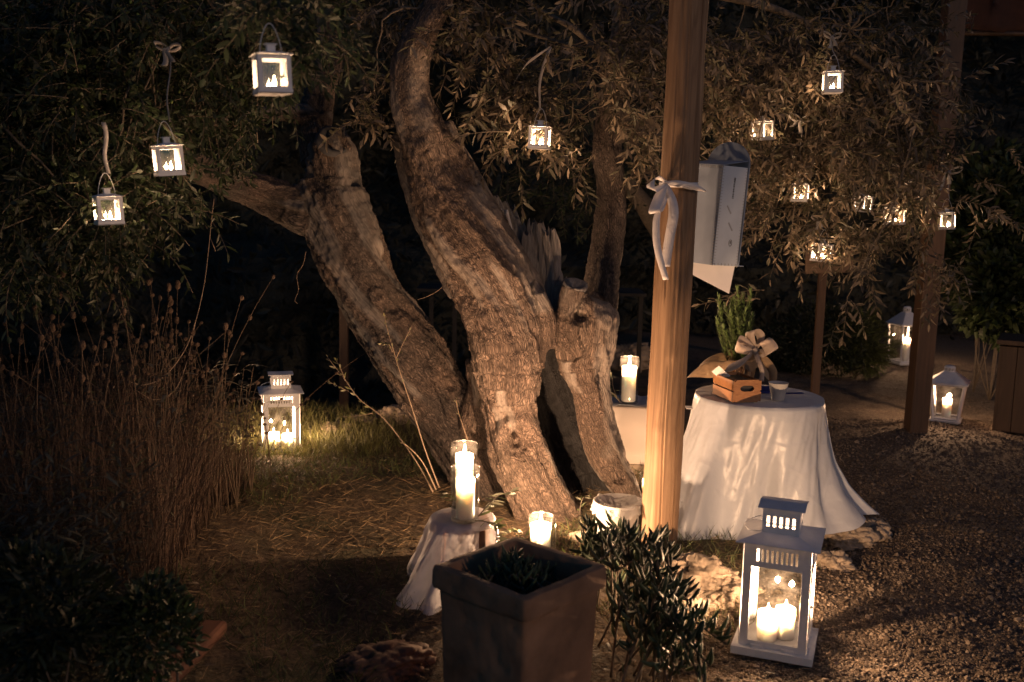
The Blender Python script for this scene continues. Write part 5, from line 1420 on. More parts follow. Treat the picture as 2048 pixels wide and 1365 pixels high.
succulent(s1, 'upright finger-leaved succulent between the planter rim and the pine post', stems_to(s1, [(1150 + r.uniform(-8, 8) + 11 * i % 190, 1125 + r.uniform(-18, 40), 3.45 + r.uniform(-.15, .25)) for i in range(11)] + [(1165, 1085, 3.6), (1200, 1092, 3.6), (1235, 1096, 3.7), (1290, 1112, 3.7)]), 1, 0.6, 0.2, 290)
s2 = on_ground(1270, 1290)
succulent(s2, 'sprawling finger-leaved succulent on the slope right of the planter', stems_to(s2, [(r.uniform(1195, 1360), r.uniform(1120, 1260), 3.15 + r.uniform(-.15, .3)) for i in range(16)] + [(1345, 1150, 3.3), (1360, 1175, 3.3), (1385, 1230, 3.25), (1330, 1120, 3.4), (1400, 1240, 3.2)]), 2, 0.6, 0.2, 290)
s3 = on_ground(1290, 1370)
succulent(s3, 'shaded finger-leaved succulent at the bottom edge beside the planter', stems_to(s3, [(r.uniform(1180, 1400), r.uniform(1230, 1350), 2.95 + r.uniform(-.15, .25)) for i in range(14)] + [(1455, 1290, 3.0), (1440, 1275, 3.05), (1420, 1330, 2.95)]), 3, 0.6, 0.2, 200)
sp_ = np.array((pc[0], pc[1], RH - 0.125))
succulent(sp_, 'straggly dark succulent growing low inside the terracotta planter', [(r.uniform(-.12, .12), r.uniform(-.12, .12), r.uniform(.03, .09)) for i in range(14)], 4, 0.3, 0.1, 120, leafscale=.7)

# ------------------------------------------------------------------ stones
def rock(c, size, seed, label, yaw=0.0, group=None, rough=0.35, mat=None):
    import bmesh
    bm = bmesh.new(); bmesh.ops.create_icosphere(bm, subdivisions=5, radius=1)
    V_ = np.array([v.co[:] for v in bm.verts]); F_ = np.array([[v.index for v in f.verts] for f in bm.faces]); bm.free()
    d = 1 + rough * fbm(V_ * 1.3 + seed * 7.7, 3, seed) + 0.10 * fbm(V_ * 5 + seed, 3, seed + 5)
    f1, f2 = worley(V_ * 2.6 + seed, seed); d = d - 0.14 * (1 - smooth(0, .25, f2 - f1))
    f1, f2 = worley(V_ * 8 + seed, seed); d = d - 0.05 * (1 - smooth(0, .35, f1))
    V_ = V_ * d[:, None] * np.array(size) ; V_[:, 2] = np.maximum(V_[:, 2], -size[2] * .6)
    me = MB().add(V_ @ rotz(yaw).T, F_).mesh('stone')
    me.materials.append(mat or ROCK); o = obj('stone', me); o.location = [float(v) for v in c]
    return tag(o, label, 'stone', group)
def gr(px, py, dz=0.0): q = on_ground(px, py); q[2] += dz; return q
rock(gr(1330, 1150, .03), (0.13, 0.10, 0.07), 1, 'shaded grey stone at the foot of the pine post', .3)
rock(gr(1415, 1175, .03), (0.16, 0.11, 0.085), 2, 'pitted limestone rock lit golden left of the big lantern', -.4)
rock(gr(1380, 1205, .0), (0.12, 0.09, 0.05), 6, 'low broken stone below the pitted limestone rock', .2)
rock(gr(1460, 1195, .02), (0.13, 0.10, 0.06), 3, 'brightest limestone rock touching the left side of the big lantern', .5)
rock(gr(1680, 1085, .02), (0.19, 0.13, 0.09), 4, 'mossy brown stone under the trailing cloth corner', .1)
rock(gr(1655, 1130, .01), (0.12, 0.10, 0.06), 5, 'dark stone right behind the big lantern', .8)
rock(gr(1735, 1075, .02), (0.11, 0.09, 0.07), 8, 'small dark stone at the end of the trailing cloth corner', .2)
rock(gr(770, 1330, .0), (0.17, 0.12, 0.07), 9, 'reddish rounded stone left of the planter foot', .3, rough=.15, mat=m_simple('brown_stone', (.10, .06, .042), .9, .4, 10, .6, .006))
rock(gr(800, 842, .02), (0.16, 0.12, 0.08), 10, 'brown stone on the grassy bank behind the limb', .3)
rock(gr(668, 866, .02), (0.11, 0.09, 0.06), 11, 'pale stone on the bank right of the grass lantern', .6)
rock(gr(722, 850, .01), (0.12, 0.09, 0.05), 12, 'flat stone on the bank between two others', .2)
rock(gr(1262, 740, .1), (0.20, 0.16, 0.17), 13, 'dim rounded boulder behind the cream side table', .2)
rock(gr(1165, 1080, .0), (0.07, 0.06, 0.035), 14, 'small warm stone between the trunk foot and the bucket', .2)
# low terracotta edging at the lower left
e0, e1 = on_ground(432, 1262), on_ground(262, 1440)
c0 = (e0 + e1) / 2; el = float(np.linalg.norm(e1 - e0))
ed = thing('terracotta_edging', 'long rust-coloured edging tile lying at the bottom left', 'edging', c0, math.atan2(e1[1] - e0[1], e1[0] - e0[0]))
RUST = m_simple('rust_clay', (0.09, 0.036, 0.02), .9, .3, 9, .4, .004)
MB().box((0, 0, 0.022), (el, 0.10, 0.05)).build('edging_tile', RUST, ed, False, bevel=0.018)

# ------------------------------------------------------------------ white bucket
bk = on_ground(1237, 1092); bk = np.array((bk[0], bk[1] + 0.05, bk[2]))
bu = thing('plastic_bucket', 'milky white plastic bucket lined with crumpled film at the hollow trunk foot', 'bucket', bk)
BKM = m_cloth('milky_plastic', (0.70, 0.68, 0.66), 0.35, 0.0, 0.08, 0.35)
MB().lathe([(0.094, 0), (0.096, 0.003), (0.112, 0.185), (0.117, 0.187), (0.117, 0.197), (0.110, 0.197), (0.092, 0.01)], 48, cap=(True, False)).build('bucket_wall', BKM, bu)
a = np.linspace(0, 2 * PI, 72, endpoint=False); rows = []
for s in np.linspace(0.02, 1.15, 22):
    rr = 0.112 * s + 0.004 * np.cos(17 * a + s * 3); z = 0.165 + 0.035 * s ** 3 + 0.016 * fbm(np.c_[np.cos(a) * s * 3, np.sin(a) * s * 3, np.full(72, 1.0)], 3, 3) - 0.06 * smooth(1.0, 1.15, np.full(72, s))
    rows.append(np.stack([rr * np.cos(a), rr * np.sin(a), z], 1))
MB().grid(np.stack(rows), closed=True).build('crumpled_film', m_cloth('plastic_film', (0.62, 0.60, 0.58), 0.3, 0.0, 0.8, 0.2, sheer=0.3, wscale=30), bu)

# ------------------------------------------------------------------ olive cuttings laid by the candles
def cutting(rows, label, n=8, seed=1, sc_=1.0):
    s_ = pxs(rows, 14); t = thing('olive_cutting', label, 'olive twig', s_[0]); rr = np.random.default_rng(seed)
    MB().tube(s_, np.linspace(0.0028, 0.001, 14), 5).build('stem', TWIG, t, world=True)
    me_l = None
    for i in range(n * 2):
        tt = (i + .5) / (n * 2); p = np.array([np.interp(tt, np.linspace(0, 1, 14), s_[:, k]) for k in range(3)])
        d = rr.normal(0, 1, 3); tg = s_[-1] - s_[0]; tg /= np.linalg.norm(tg); d = d * .8 + tg; d[2] = abs(d[2]) * .5 - .1; d /= np.linalg.norm(d)
        sd = np.cross(d, rr.normal(0, 1, 3)); sd /= np.linalg.norm(sd)
        Vl, Fl = leaf_tris(p[None], d[None], sd[None], np.array([0.055 * sc_]), np.array([0.014 * sc_]))
        MB().add(Vl, Fl, 0, rr.random()).build('leaf', LEAFB, t, False, world=True)
LEAFB = m_leaf('cut_olive_leaf', (0.08, 0.10, 0.04), (0.24, 0.24, 0.17))
cutting([(955, 1035, 3.9), (975, 1012, 3.86), (1000, 990, 3.84), (1025, 985, 3.84)], 'olive cutting spilling right from the front candle glass, upper twig', 9, 1)
cutting([(950, 1042, 3.86), (975, 1045, 3.82), (992, 1060, 3.80), (990, 1092, 3.80)], 'olive cutting hanging down right of the front candle glass', 8, 2)
cutting([(940, 1040, 3.95), (905, 1000, 3.95), (893, 985, 3.96)], 'olive cutting behind the left side of the front candle glass', 5, 3)
cutting([(1240, 805, 5.5), (1228, 780, 5.5), (1222, 745, 5.5)], 'olive cutting left of the candle on the cream side table', 6, 4)
cutting([(1170, 1060, 4.7), (1160, 1030, 4.65), (1165, 998, 4.65), (1180, 990, 4.65)], 'dry olive sucker beside the bucket', 9, 5, .7)
cutting([(1062, 1095, 4.25), (1040, 1062, 4.2), (1010, 1070, 4.2)], 'olive sucker left of the ground candle', 8, 6, .8)

# ------------------------------------------------------------------ young shoots
SHL = m_leaf('shoot_leaf', (0.13, 0.13, 0.055), (0.24, 0.23, 0.14))
def shoot(rows, label, side=(), seed=1, n=16, ll=0.03):
    s_ = pxs(rows, 24); t = thing('young_shoot', label, 'shoot', s_[0], 0, None); rr = np.random.default_rng(seed)
    MB().tube(s_, np.linspace(0.0042, 0.0014, 24), 6).build('stem', SHOOTB, t, world=True)
    paths = [s_]
    for sr in side:
        q = pxs(sr, 12); MB().tube(q, np.linspace(0.0022, 0.001, 12), 5).build('side_stem', SHOOTB, t, world=True); paths.append(q)
    for pi_, q in enumerate(paths):
        m_ = n if pi_ == 0 else 7
        for i in range(m_):
            tt = (0.45 if pi_ == 0 else 0.2) + (0.55 if pi_ == 0 else .8) * i / (m_ - 1)
            k = tt * (len(q) - 1); k0 = int(min(k, len(q) - 2)); p = q[k0] + (q[k0 + 1] - q[k0]) * (k - k0); tg = q[k0 + 1] - q[k0]; tg /= np.linalg.norm(tg)
            _, u, v = frame_of(tg); a = (i % 2) * PI + rr.normal(0, .6)
            d = tg * .8 + u * math.cos(a) + v * math.sin(a) * .6; d /= np.linalg.norm(d); sd = np.cross(d, rr.normal(0, 1, 3)); sd /= np.linalg.norm(sd)
            Vl, Fl = leaf_tris(p[None], d[None], sd[None], np.array([ll * rr.uniform(.7, 1.2)]), np.array([ll * .33])); MB().add(Vl, Fl, 0, rr.random()).build('leaf', SHL, t, False, world=True)
SHOOTB = m_simple('shoot_bark', (0.22, 0.16, 0.11), .8, .2, 40)
shoot([(878, 975, 4.75), (850, 900, 4.75), (825, 820, 4.76), (800, 745, 4.78), (788, 705, 4.8), (775, 660, 4.82), (768, 625, 4.83)], 'tall thin shoot rising before the arching limb', [[(791, 720, 4.8), (805, 690, 4.78), (825, 650, 4.76)], [(785, 705, 4.8), (778, 690, 4.8), (764, 688, 4.8)]], 1, 14)
shoot([(866, 985, 4.8), (830, 920, 4.85), (770, 840, 4.9), (720, 800, 4.92), (690, 760, 4.94), (655, 715, 4.96)], 'leafy shoot leaning left toward the grass lantern', [[(745, 827, 4.9), (715, 832, 4.9), (682, 834, 4.9)], [(700, 785, 4.93), (680, 775, 4.92), (660, 765, 4.9)], [(690, 760, 4.94), (680, 735, 4.92), (672, 722, 4.92)]], 2, 18, .034)
shoot([(935, 880, 4.9), (925, 850, 4.9), (917, 825, 4.92), (912, 800, 4.92)], 'short leafy shoot above the rear candle glass', [], 3, 8, .022)
shoot([(872, 980, 4.7), (845, 925, 4.68), (815, 893, 4.66), (800, 885, 4.66)], 'short side shoot beside the tall one', [], 4, 8, .026)

# ------------------------------------------------------------------ dry plants on the left
HEADM = m_simple('dry_seed_head', (0.075, 0.048, 0.032), 0.95, .35, 60, .8, .006)
def stalk_mesh(seed, H, heads):
    rr = np.random.default_rng(seed); n = 10; t = np.linspace(0, 1, n); b = rr.normal(0, .22, 2)
    c = np.stack([b[0] * H * t * t, b[1] * H * t * t, H * t], 1)
    st_ = MB().tube(c, np.linspace(.0026, .0012, n), 5).mesh('stem'); hs = []
    for k in range(heads):
        tt = 1 - k * rr.uniform(.13, .2) - .0; 
        if tt < .3: break
        p = np.array([np.interp(tt, t, c[:, q]) for q in range(3)]); R0 = rr.uniform(.0085, .0125) * (1 if k else 1.05)
        import bmesh
        bm = bmesh.new(); bmesh.ops.create_icosphere(bm, subdivisions=3, radius=R0); V_ = np.array([v.co[:] for v in bm.verts]); F_ = np.array([[v.index for v in f.verts] for f in bm.faces]); bm.free()
        V_ *= (1 + .16 * vnoise(V_ / R0 * 4, seed + k))[:, None] * np.array((1, 1, .85)); hs.append(MB().add(V_ + p, F_).mesh('seed_head', False))
    return st_, hs
import bmesh
SM = [stalk_mesh(50 + i, 0.55 + .06 * i, 2 + (i % 3)) for i in range(7)]
for st_, hs in SM:
    st_.materials.append(DRY); [h.materials.append(HEADM) for h in hs]
DG = 'dry stalks with round seed heads'
def stalk(base, hgt, seed, lean=(0, 0), label='thin dry brown stalk with round seed heads in the shaded bed on the left'):
    k = seed % 7; st_, hs = SM[k]; s = hgt / (0.55 + .06 * k)
    t = thing('dry_flower_stalk', label, 'dry flower', base, seed * 1.7, DG, lean[0], lean[1]); t.scale = (1, 1, s)
    obj('stem', st_, t)
    for h in hs: obj('seed_head', h, t)
r = np.random.default_rng(31)
for i in range(125):
    px = r.uniform(-20, 430) if i % 4 else r.uniform(250, 500); Yd = r.uniform(3.7, 5.1)
    top = 590 + 90 * r.random() + (80 if px > 330 else 0) * r.random() + (max(0, px - 380)) * 0.9 + (r.random() ** 2) * 200
    Yd = max(Yd, 3.7 + px * .0028); tp = P(px, top, Yd); stalk((tp[0], tp[1], tz(tp[0], tp[1])), max(.25, tp[2]), i, (r.normal(0, .09), r.normal(0, .09)))
for i, (px, py, Yd) in enumerate([(291, 566, 4.0), (393, 603, 4.4), (430, 628, 4.6), (445, 670, 4.6), (453, 690, 4.6), (434, 706, 4.6), (473, 725, 4.7), (402, 700, 4.5), (543, 738, 5.2), (540, 790, 5.2), (560, 845, 5.2), (555, 825, 5.2), (520, 860, 5.1), (250, 570, 4.0), (362, 605, 4.3)]):
    tp = P(px, py, Yd); stalk((tp[0] - .05, tp[1], tz(tp[0], tp[1])), tp[2], 200 + i, (0, r.normal(.04, .03)), 'taller dry stalk whose round seed heads stand out near the grass lantern')
# tangled dry brush filling the bed
r = np.random.default_rng(61); m = MB(); Vb, nb_ = [], 0
NB = 5600; Yb = r.uniform(3.4, 5.2, NB); px_ = -60 + r.random(NB) * (330 + 240 * (Yb - 3.4) / 1.8); n5 = 6; tt5 = np.linspace(0, 1, n5)
bx0 = (px_ - 1024) / F_PX * Yb * 1.0; by0 = Yb; bz0 = terr(bx0, by0)
Hb = r.uniform(.15, .85, NB) * np.clip(1.15 - np.clip(px_ - 250, 0, 400) / 420, .25, 1)
az = r.uniform(0, 2 * PI, NB); cu = r.uniform(.05, .55, NB)
path = np.stack([bx0[:, None] + (np.cos(az) * cu * Hb)[:, None] * tt5 ** 1.8 + r.normal(0, .006, (NB, n5)), by0[:, None] + (np.sin(az) * cu * Hb)[:, None] * tt5 ** 1.8, bz0[:, None] + Hb[:, None] * (tt5 - .35 * cu[:, None] * tt5 ** 3) ], -1)
wd_ = np.stack([np.sin(az + 1), -np.cos(az + 1), np.zeros(NB)], 1)[:, None] * (r.uniform(.0009, .0022, NB)[:, None, None] * (1.1 - .7 * tt5)[None, :, None])
VV = np.stack([path - wd_, path + wd_], 2).reshape(-1, 3)
q5 = np.array([(2 * i, 2 * i + 1, 2 * i + 3, 2 * i + 2) for i in range(n5 - 1)])
FF = (q5[None] + (np.arange(NB) * 2 * n5)[:, None, None]).reshape(-1, 4)
o = MB().add(VV, FF, 0, np.repeat(r.random(NB), 2 * n5)).build('dry_brush', m_leaf('dry_brush_stem', (.085, .052, .034), (.085, .052, .034), .1, .9), None, False)
tag(o, 'tangled reddish dry brush stems filling the bed on the left', 'dry brush', kind='stuff')
# leafy undergrowth in the bed
UND = m_leaf('grey_sage_leaf', (0.045, 0.05, 0.028), (0.085, 0.085, 0.06))
und = thing('undergrowth', 'dim sage-like leafy undergrowth among the dry stalks', 'undergrowth', (-1.2, 4, 0)); 
r = np.random.default_rng(41); bs, ds, ss, LL, WW, rn = [], [], [], [], [], []
for k in range(1100):
    Yd = r.uniform(2.9, 5.2); px = -60 + r.random() * (260 + 270 * (Yd - 2.9) / 2.3); q = P(px, 900, Yd)
    hh = r.uniform(.05, .75) * (1 if px < 400 else .6); b0_ = np.array((q[0], Yd, tz(q[0], Yd))); 
    for j in range(16):
        tt = r.uniform(.2, 1); a = r.uniform(0, 2 * PI); d = np.array((math.cos(a), math.sin(a), r.uniform(.1, 1.1))); d /= np.linalg.norm(d)
        bs.append(b0_ + np.array((r.normal(0, .03), r.normal(0, .03), hh * tt))); ds.append(d); sd = np.cross(d, (r.normal(0, .3), r.normal(0, .3), 1)); ss.append(sd / np.linalg.norm(sd)); LL.append(r.uniform(.03, .075)); WW.append(r.uniform(.004, .014)); rn.append(r.random())
Vl, Fl = leaf_tris(np.array(bs), np.array(ds), np.array(ss), np.array(LL), np.array(WW), .2)
bpy.data.objects.remove(und)
o = MB().add(Vl, Fl, 0, np.repeat(rn, 8)).build('undergrowth', UND, None, False); tag(o, 'dim sage-like leafy undergrowth among the dry stalks', 'undergrowth', kind='stuff')
def sage(px, py, Yd, label, seed, n=46, sc_=1.0):
    q = P(px, py, Yd); t = thing('sage_plant', label, 'plant', (q[0], q[1], tz(q[0], q[1]))); rr = np.random.default_rng(seed); base = np.array(t.location)
    for s in range(5):
        e = q + np.array((rr.normal(0, .09), rr.normal(0, .06), rr.normal(0, .05))) * sc_; c = spline(np.array([base, (base + e) / 2 + rr.normal(0, .02, 3), e]), 10)
        MB().tube(c, np.linspace(.003, .0015, 10), 5).build('stem', DRY, t, world=True)
        for i in range(n // 5):
            tt = 1 - .55 * (i / (n / 5)); p = np.array([np.interp(tt, np.linspace(0, 1, 10), c[:, k]) for k in range(3)]); a = i * 2.4
            d = np.array((math.cos(a), math.sin(a), rr.uniform(0, .7))); d /= np.linalg.norm(d); sd = np.cross(d, (0, 0, 1.0)); sd /= np.linalg.norm(sd)
            Vl, Fl = leaf_tris(p[None], d[None], sd[None], np.array([rr.uniform(.06, .10) * sc_]), np.array([.022 * sc_]), .35); MB().add(Vl, Fl, 0, rr.random()).build('leaf', SAGE, t, False, world=True)
SAGE = m_leaf('sage_leaf', (0.13, 0.12, 0.075), (0.2, 0.19, 0.14))
sage(470, 745, 4.8, 'pale felted sage plant just left of the grass lantern', 1, 60)
sage(430, 775, 4.7, 'second pale sage plant half behind the first, in the seed heads', 2, 50)
sage(310, 745, 4.2, 'pale sage sprays reaching right among the dark stalks', 3, 30, .9)
sage(500, 800, 5.0, 'small grey sage tuft touching the seed heads by the lantern', 4, 30, .7)

# trailing dry vine
t = thing('trailing_vine', 'thin dry vine hanging from the limb and looping into the seed heads', 'vine', P(425, 400, 4.9))
MB().tube(pxs([(428, 398, 5.0), (423, 440, 4.95), (417, 500, 4.9), (408, 570, 4.8), (392, 640, 4.7), (370, 700, 4.6), (330, 752, 4.5), (290, 770, 4.45), (262, 765, 4.4)], 50), 0.0024, 6).build('vine_stem', SHOOTB, t, world=True)
MB().tube(pxs([(392, 640, 4.7), (375, 720, 4.6), (350, 780, 4.5), (310, 800, 4.45), (270, 780, 4.4)], 40), 0.0018, 6).build('vine_loop', SHOOTB, t, world=True)
MB().tube(pxs([(421, 478, 4.93), (426, 490, 4.9), (431, 503, 4.9)], 8), 0.0022, 6).build('vine_spur', SHOOTB, t, world=True)
t = thing('hanging_tendril', 'fine curled dry tendril hanging under the arching limb', 'tendril', P(612, 505, 5.3))
MB().tube(pxs([(612, 503, 5.3), (606, 530, 5.3), (594, 550, 5.3), (597, 580, 5.3), (590, 600, 5.3), (595, 608, 5.3)], 24), 0.0014, 5).build('tendril_stem', SHOOTB, t, world=True)
t = thing('dry_twig', 'bare curved dry twig between the two left trunks', 'twig', P(880, 575, 5.0))
MB().tube(pxs([(895, 562, 5.0), (878, 580, 5.0), (858, 592, 5.02), (835, 600, 5.05)], 14), 0.0015, 5).build('twig_stem', SHOOTB, t, world=True)

# ------------------------------------------------------------------ ground litter, grass, gravel (nobody could count it)
STRAW = m_leaf('straw', (0.22, 0.145, 0.075), (0.24, 0.17, 0.09), .1, .8)
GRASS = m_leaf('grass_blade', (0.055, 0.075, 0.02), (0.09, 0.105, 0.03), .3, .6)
def blades(n, reg, L, Wd, up, seed, mat, name, label):
    rr = np.random.default_rng(seed); x = rr.uniform(reg[0], reg[1], n * 3); y = rr.uniform(reg[2], reg[3], n * 3)
    k = reg[4](x, y, rr)[:]; x, y = x[k][:n], y[k][:n]; n = len(x)
    b = np.stack([x, y, terr(x, y) + .002], 1); a = rr.uniform(0, 2 * PI, n); d = np.stack([np.cos(a), np.sin(a), rr.uniform(up[0], up[1], n)], 1); d /= np.linalg.norm(d, axis=1)[:, None]
    s_ = np.cross(d, rr.normal(0, 1, (n, 3))); s_ /= np.linalg.norm(s_, axis=1)[:, None]
    Vl, Fl = leaf_tris(b, d, s_, rr.uniform(L[0], L[1], n), rr.uniform(Wd[0], Wd[1], n), .15)
    o = MB().add(Vl, Fl, 0, np.repeat(rr.random(n), 8)).build(name, mat, None, False); tag(o, label, name.replace('_', ' '), kind='stuff')
def soilreg(x, y, rr):
    return gravel_e(x, y) < 0.06 + rr.normal(0, .10, len(x))
blades(42000, (-2.6, 2.2, 2.2, 7.2, soilreg), (.02, .11), (.0010, .0026), (-.05, .5), 1, STRAW, 'dry_grass', 'loose dry straw and grass litter covering the soil')
patch = lambda x, y, rr: soilreg(x, y, rr) & (vnoise(np.c_[x * 1.6, y * 1.6, x * 0], 12) > .05)
blades(14000, (-2.6, 1.6, 2.2, 7.3, patch), (.03, .10), (.002, .004), (.5, 2.2), 2, GRASS, 'grass', 'short green grass growing in patches under the tree')
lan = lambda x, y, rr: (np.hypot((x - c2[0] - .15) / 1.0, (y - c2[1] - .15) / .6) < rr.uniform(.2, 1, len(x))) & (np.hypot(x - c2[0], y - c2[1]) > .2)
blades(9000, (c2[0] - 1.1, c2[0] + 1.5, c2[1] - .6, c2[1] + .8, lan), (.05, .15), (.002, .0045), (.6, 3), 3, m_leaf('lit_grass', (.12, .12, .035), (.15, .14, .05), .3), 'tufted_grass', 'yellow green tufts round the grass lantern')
def dead_leaves(n, seed):
    rr = np.random.default_rng(seed); x = rr.uniform(-2.4, 1.6, n); y = rr.uniform(2.4, 6.5, n); b = np.stack([x, y, terr(x, y) + .008], 1); a = rr.uniform(0, 2 * PI, n)
    d = np.stack([np.cos(a), np.sin(a), rr.uniform(-.1, .4, n)], 1); d /= np.linalg.norm(d, axis=1)[:, None]; s_ = np.cross(d, np.stack([rr.normal(0, .3, n), rr.normal(0, .3, n), np.ones(n)], 1)); s_ /= np.linalg.norm(s_, axis=1)[:, None]
    Vl, Fl = leaf_tris(b, d, s_, rr.uniform(.035, .06, n), rr.uniform(.010, .018, n), .25)
    o = MB().add(Vl, Fl, 0, np.repeat(rr.random(n), 8)).build('fallen_leaves', m_leaf('fallen_leaf', (.12, .08, .05), (.16, .12, .08), .1), None, False); tag(o, 'dry fallen olive leaves scattered on the soil', 'fallen leaves', kind='stuff')
dead_leaves(1300, 5)
# gravel stones
PEB = NT('pebble'); PEB.l(PEB.ramp(PEB.attr('rnd'), [(0, (.06, .042, .03)), (.5, (.12, .088, .062)), (1, (.22, .175, .135))]), PEB.b.inputs['Base Color']); PEB.set(Roughness=.9); PEB.l(PEB.bump(PEB.noise(PEB.coord(), 300, 3), .4, .002), PEB.b.inputs['Normal'])
import bmesh
bm = bmesh.new(); bmesh.ops.create_icosphere(bm, subdivisions=1, radius=1); IV = np.array([v.co[:] for v in bm.verts]); IF = np.array([[v.index for v in f.verts] for f in bm.faces]); bm.free()
rr = np.random.default_rng(77); n = 52000
x = rr.uniform(.35, 4.2, n); y = 2.2 + 5.2 * rr.random(n) ** 1.35
k = gravel_e(x, y) > -.05 + rr.normal(0, .10, n); x, y = x[k], y[k]; n = len(x)
sz = rr.uniform(.003, .0085, n) * (1 + (rr.random(n) > .96) * .8)
c = np.stack([x, y, terr(x, y) + sz * .3], 1)
Vp = IV[None] * (1 + .28 * rr.normal(0, 1, (n, 12, 1)).clip(-1, 1)) * sz[:, None, None] * rr.uniform(.6, 1.3, (n, 1, 3)) * np.array((1, 1, .75)) + c[:, None]
Fp = (IF[None] + (np.arange(n) * 12)[:, None, None]).reshape(-1, 3)
o = MB().add(Vp.reshape(-1, 3), Fp, 0, np.repeat(rr.random(n), 12)).build('gravel', PEB.m, None, False); tag(o, 'loose brown gravel stones on the path', 'gravel', kind='stuff')

# ------------------------------------------------------------------ things farther back
q = on_ground(1836, 862)
dp = thing('dark_post', 'dark brown square timber post standing behind the right-hand canopy', 'post', q)
MB().box((0.0, 0, 1.9), (0.13, 0.13, 3.9), np.array(Matrix.Rotation(math.radians(.6), 3, 'Y'))).build('post_shaft', DARKWOOD, dp, False, bevel=.006)
aw = thing('fabric_awning', 'dark rust-red fabric awning at the top right corner', 'awning', P(2000, 30, 7.5))
AWN = m_simple('rust_fabric', (0.05, 0.018, 0.010), .9, .2, 10, .2)
Ga = np.zeros((16, 10, 3))
for i in range(16):
    for j in range(10):
        px = 1905 + i * 16; top = -60; bot = 64 + 3 * math.sin(i * 1.1)
        if i < 5: bot = 64 - (5 - i) * 2; px = 1905 + i * 16 + (9 - j) * 5
        Ga[i, j] = P(px, top + (bot - top) * j / 9, 7.5 + .02 * math.sin(i))
MB().grid(Ga, thick=.01).build('fabric_panel', AWN, aw, world=True)
MB().tube([P(1915, 66, 7.52), P(2160, 70, 7.52)], .018, 8).build('front_rail', DARKWOOD, aw, world=True)
q = on_ground(2040, 862)
bx = thing('wooden_planter_box', 'tall wooden planter box with a thick rim at the right edge', 'planter box', q, math.radians(-4))
BW = P(2100, 860, q[1])[0] - P(1986, 860, q[1])[0]; bh = 0.66
for k in range(5):
    w_ = .50 / 5; MB().box((-.20 + k * w_ + .05, 0, bh / 2 - .01), (w_ - .004, .03, bh - .03)).build('plank', DARKWOOD, bx, False, bevel=.002)
MB().box((-.205, .2, bh / 2 - .01), (.03, .42, bh - .03)).build('side_board', DARKWOOD, bx, False)
MB().box((.325, .2, bh / 2 - .01), (.03, .42, bh - .03)).build('side_board', DARKWOOD, bx, False)
MB().box((.06, .42, bh / 2 - .01), (.5, .03, bh - .03)).build('back_board', DARKWOOD, bx, False)
MB().box((.06, .2, bh + .005), (.60, .50, .035)).build('rim', DARKWOOD, bx, False, bevel=.004)
bx.rotation_euler = (0, 0, math.radians(-29)); _cr = on_ground(1984, 862); _o = rotz(math.radians(-29)) @ np.array((-.22, 0, 0)); bx.location = (float(_cr[0] - _o[0]), float(_cr[1] - _o[1]), float(_cr[2]))
sg = P(1650, 525, 7.0)
sn = thing('wooden_sign', 'plain weathered wooden sign board on a stake behind the lowest right lantern', 'sign', (sg[0], 7.0, 0), math.radians(4))
MB().box((.03, 0, sg[2]), (.34, .025, .15), np.array(Matrix.Rotation(math.radians(-3), 3, 'Y'))).build('board', m_wood('sign_wood', (.10, .06, .035), (.2, .13, .08), 8, (.1, 1, 1)), sn, False, bevel=.003)
MB().box((0, .03, .5), (.055, .03, 1.55)).build('stake', DARKWOOD, sn, False)
# pale trestle table far behind
DIMW = m_simple('dull_grey_wood', (.028, .026, .025), .9, .2, 10, .2)
ft = thing('trestle_table', 'long pale trestle table barely visible in the dark behind the trunks', 'table', (0.1, 9.6, 0))
fz = P(1050, 580, 9.6)[2]
xl, xr_ = P(838, 582, 9.6)[0], P(1285, 582, 9.6)[0]
MB().box(((xl + xr_) / 2 - .1, 0, fz), (xr_ - xl, .6, .03)).build('table_top', DIMW, ft, False)
for px in (866, 912, 1275):
    X_ = P(px, 640, 9.6)[0] - .1; MB().box((X_, -.2, fz / 2), (.04, .04, fz)).build('leg', DIMW, ft, False)
q = P(688, 640, 9.0)
MB()
t = thing('garden_stake', 'slim brown timber upright in the dark left of the arching limb', 'stake', (q[0], 9.0, -.2)); MB().box((0, 0, .55), (.075, .075, 1.5)).build('stake_shaft', DARKWOOD, t, False)
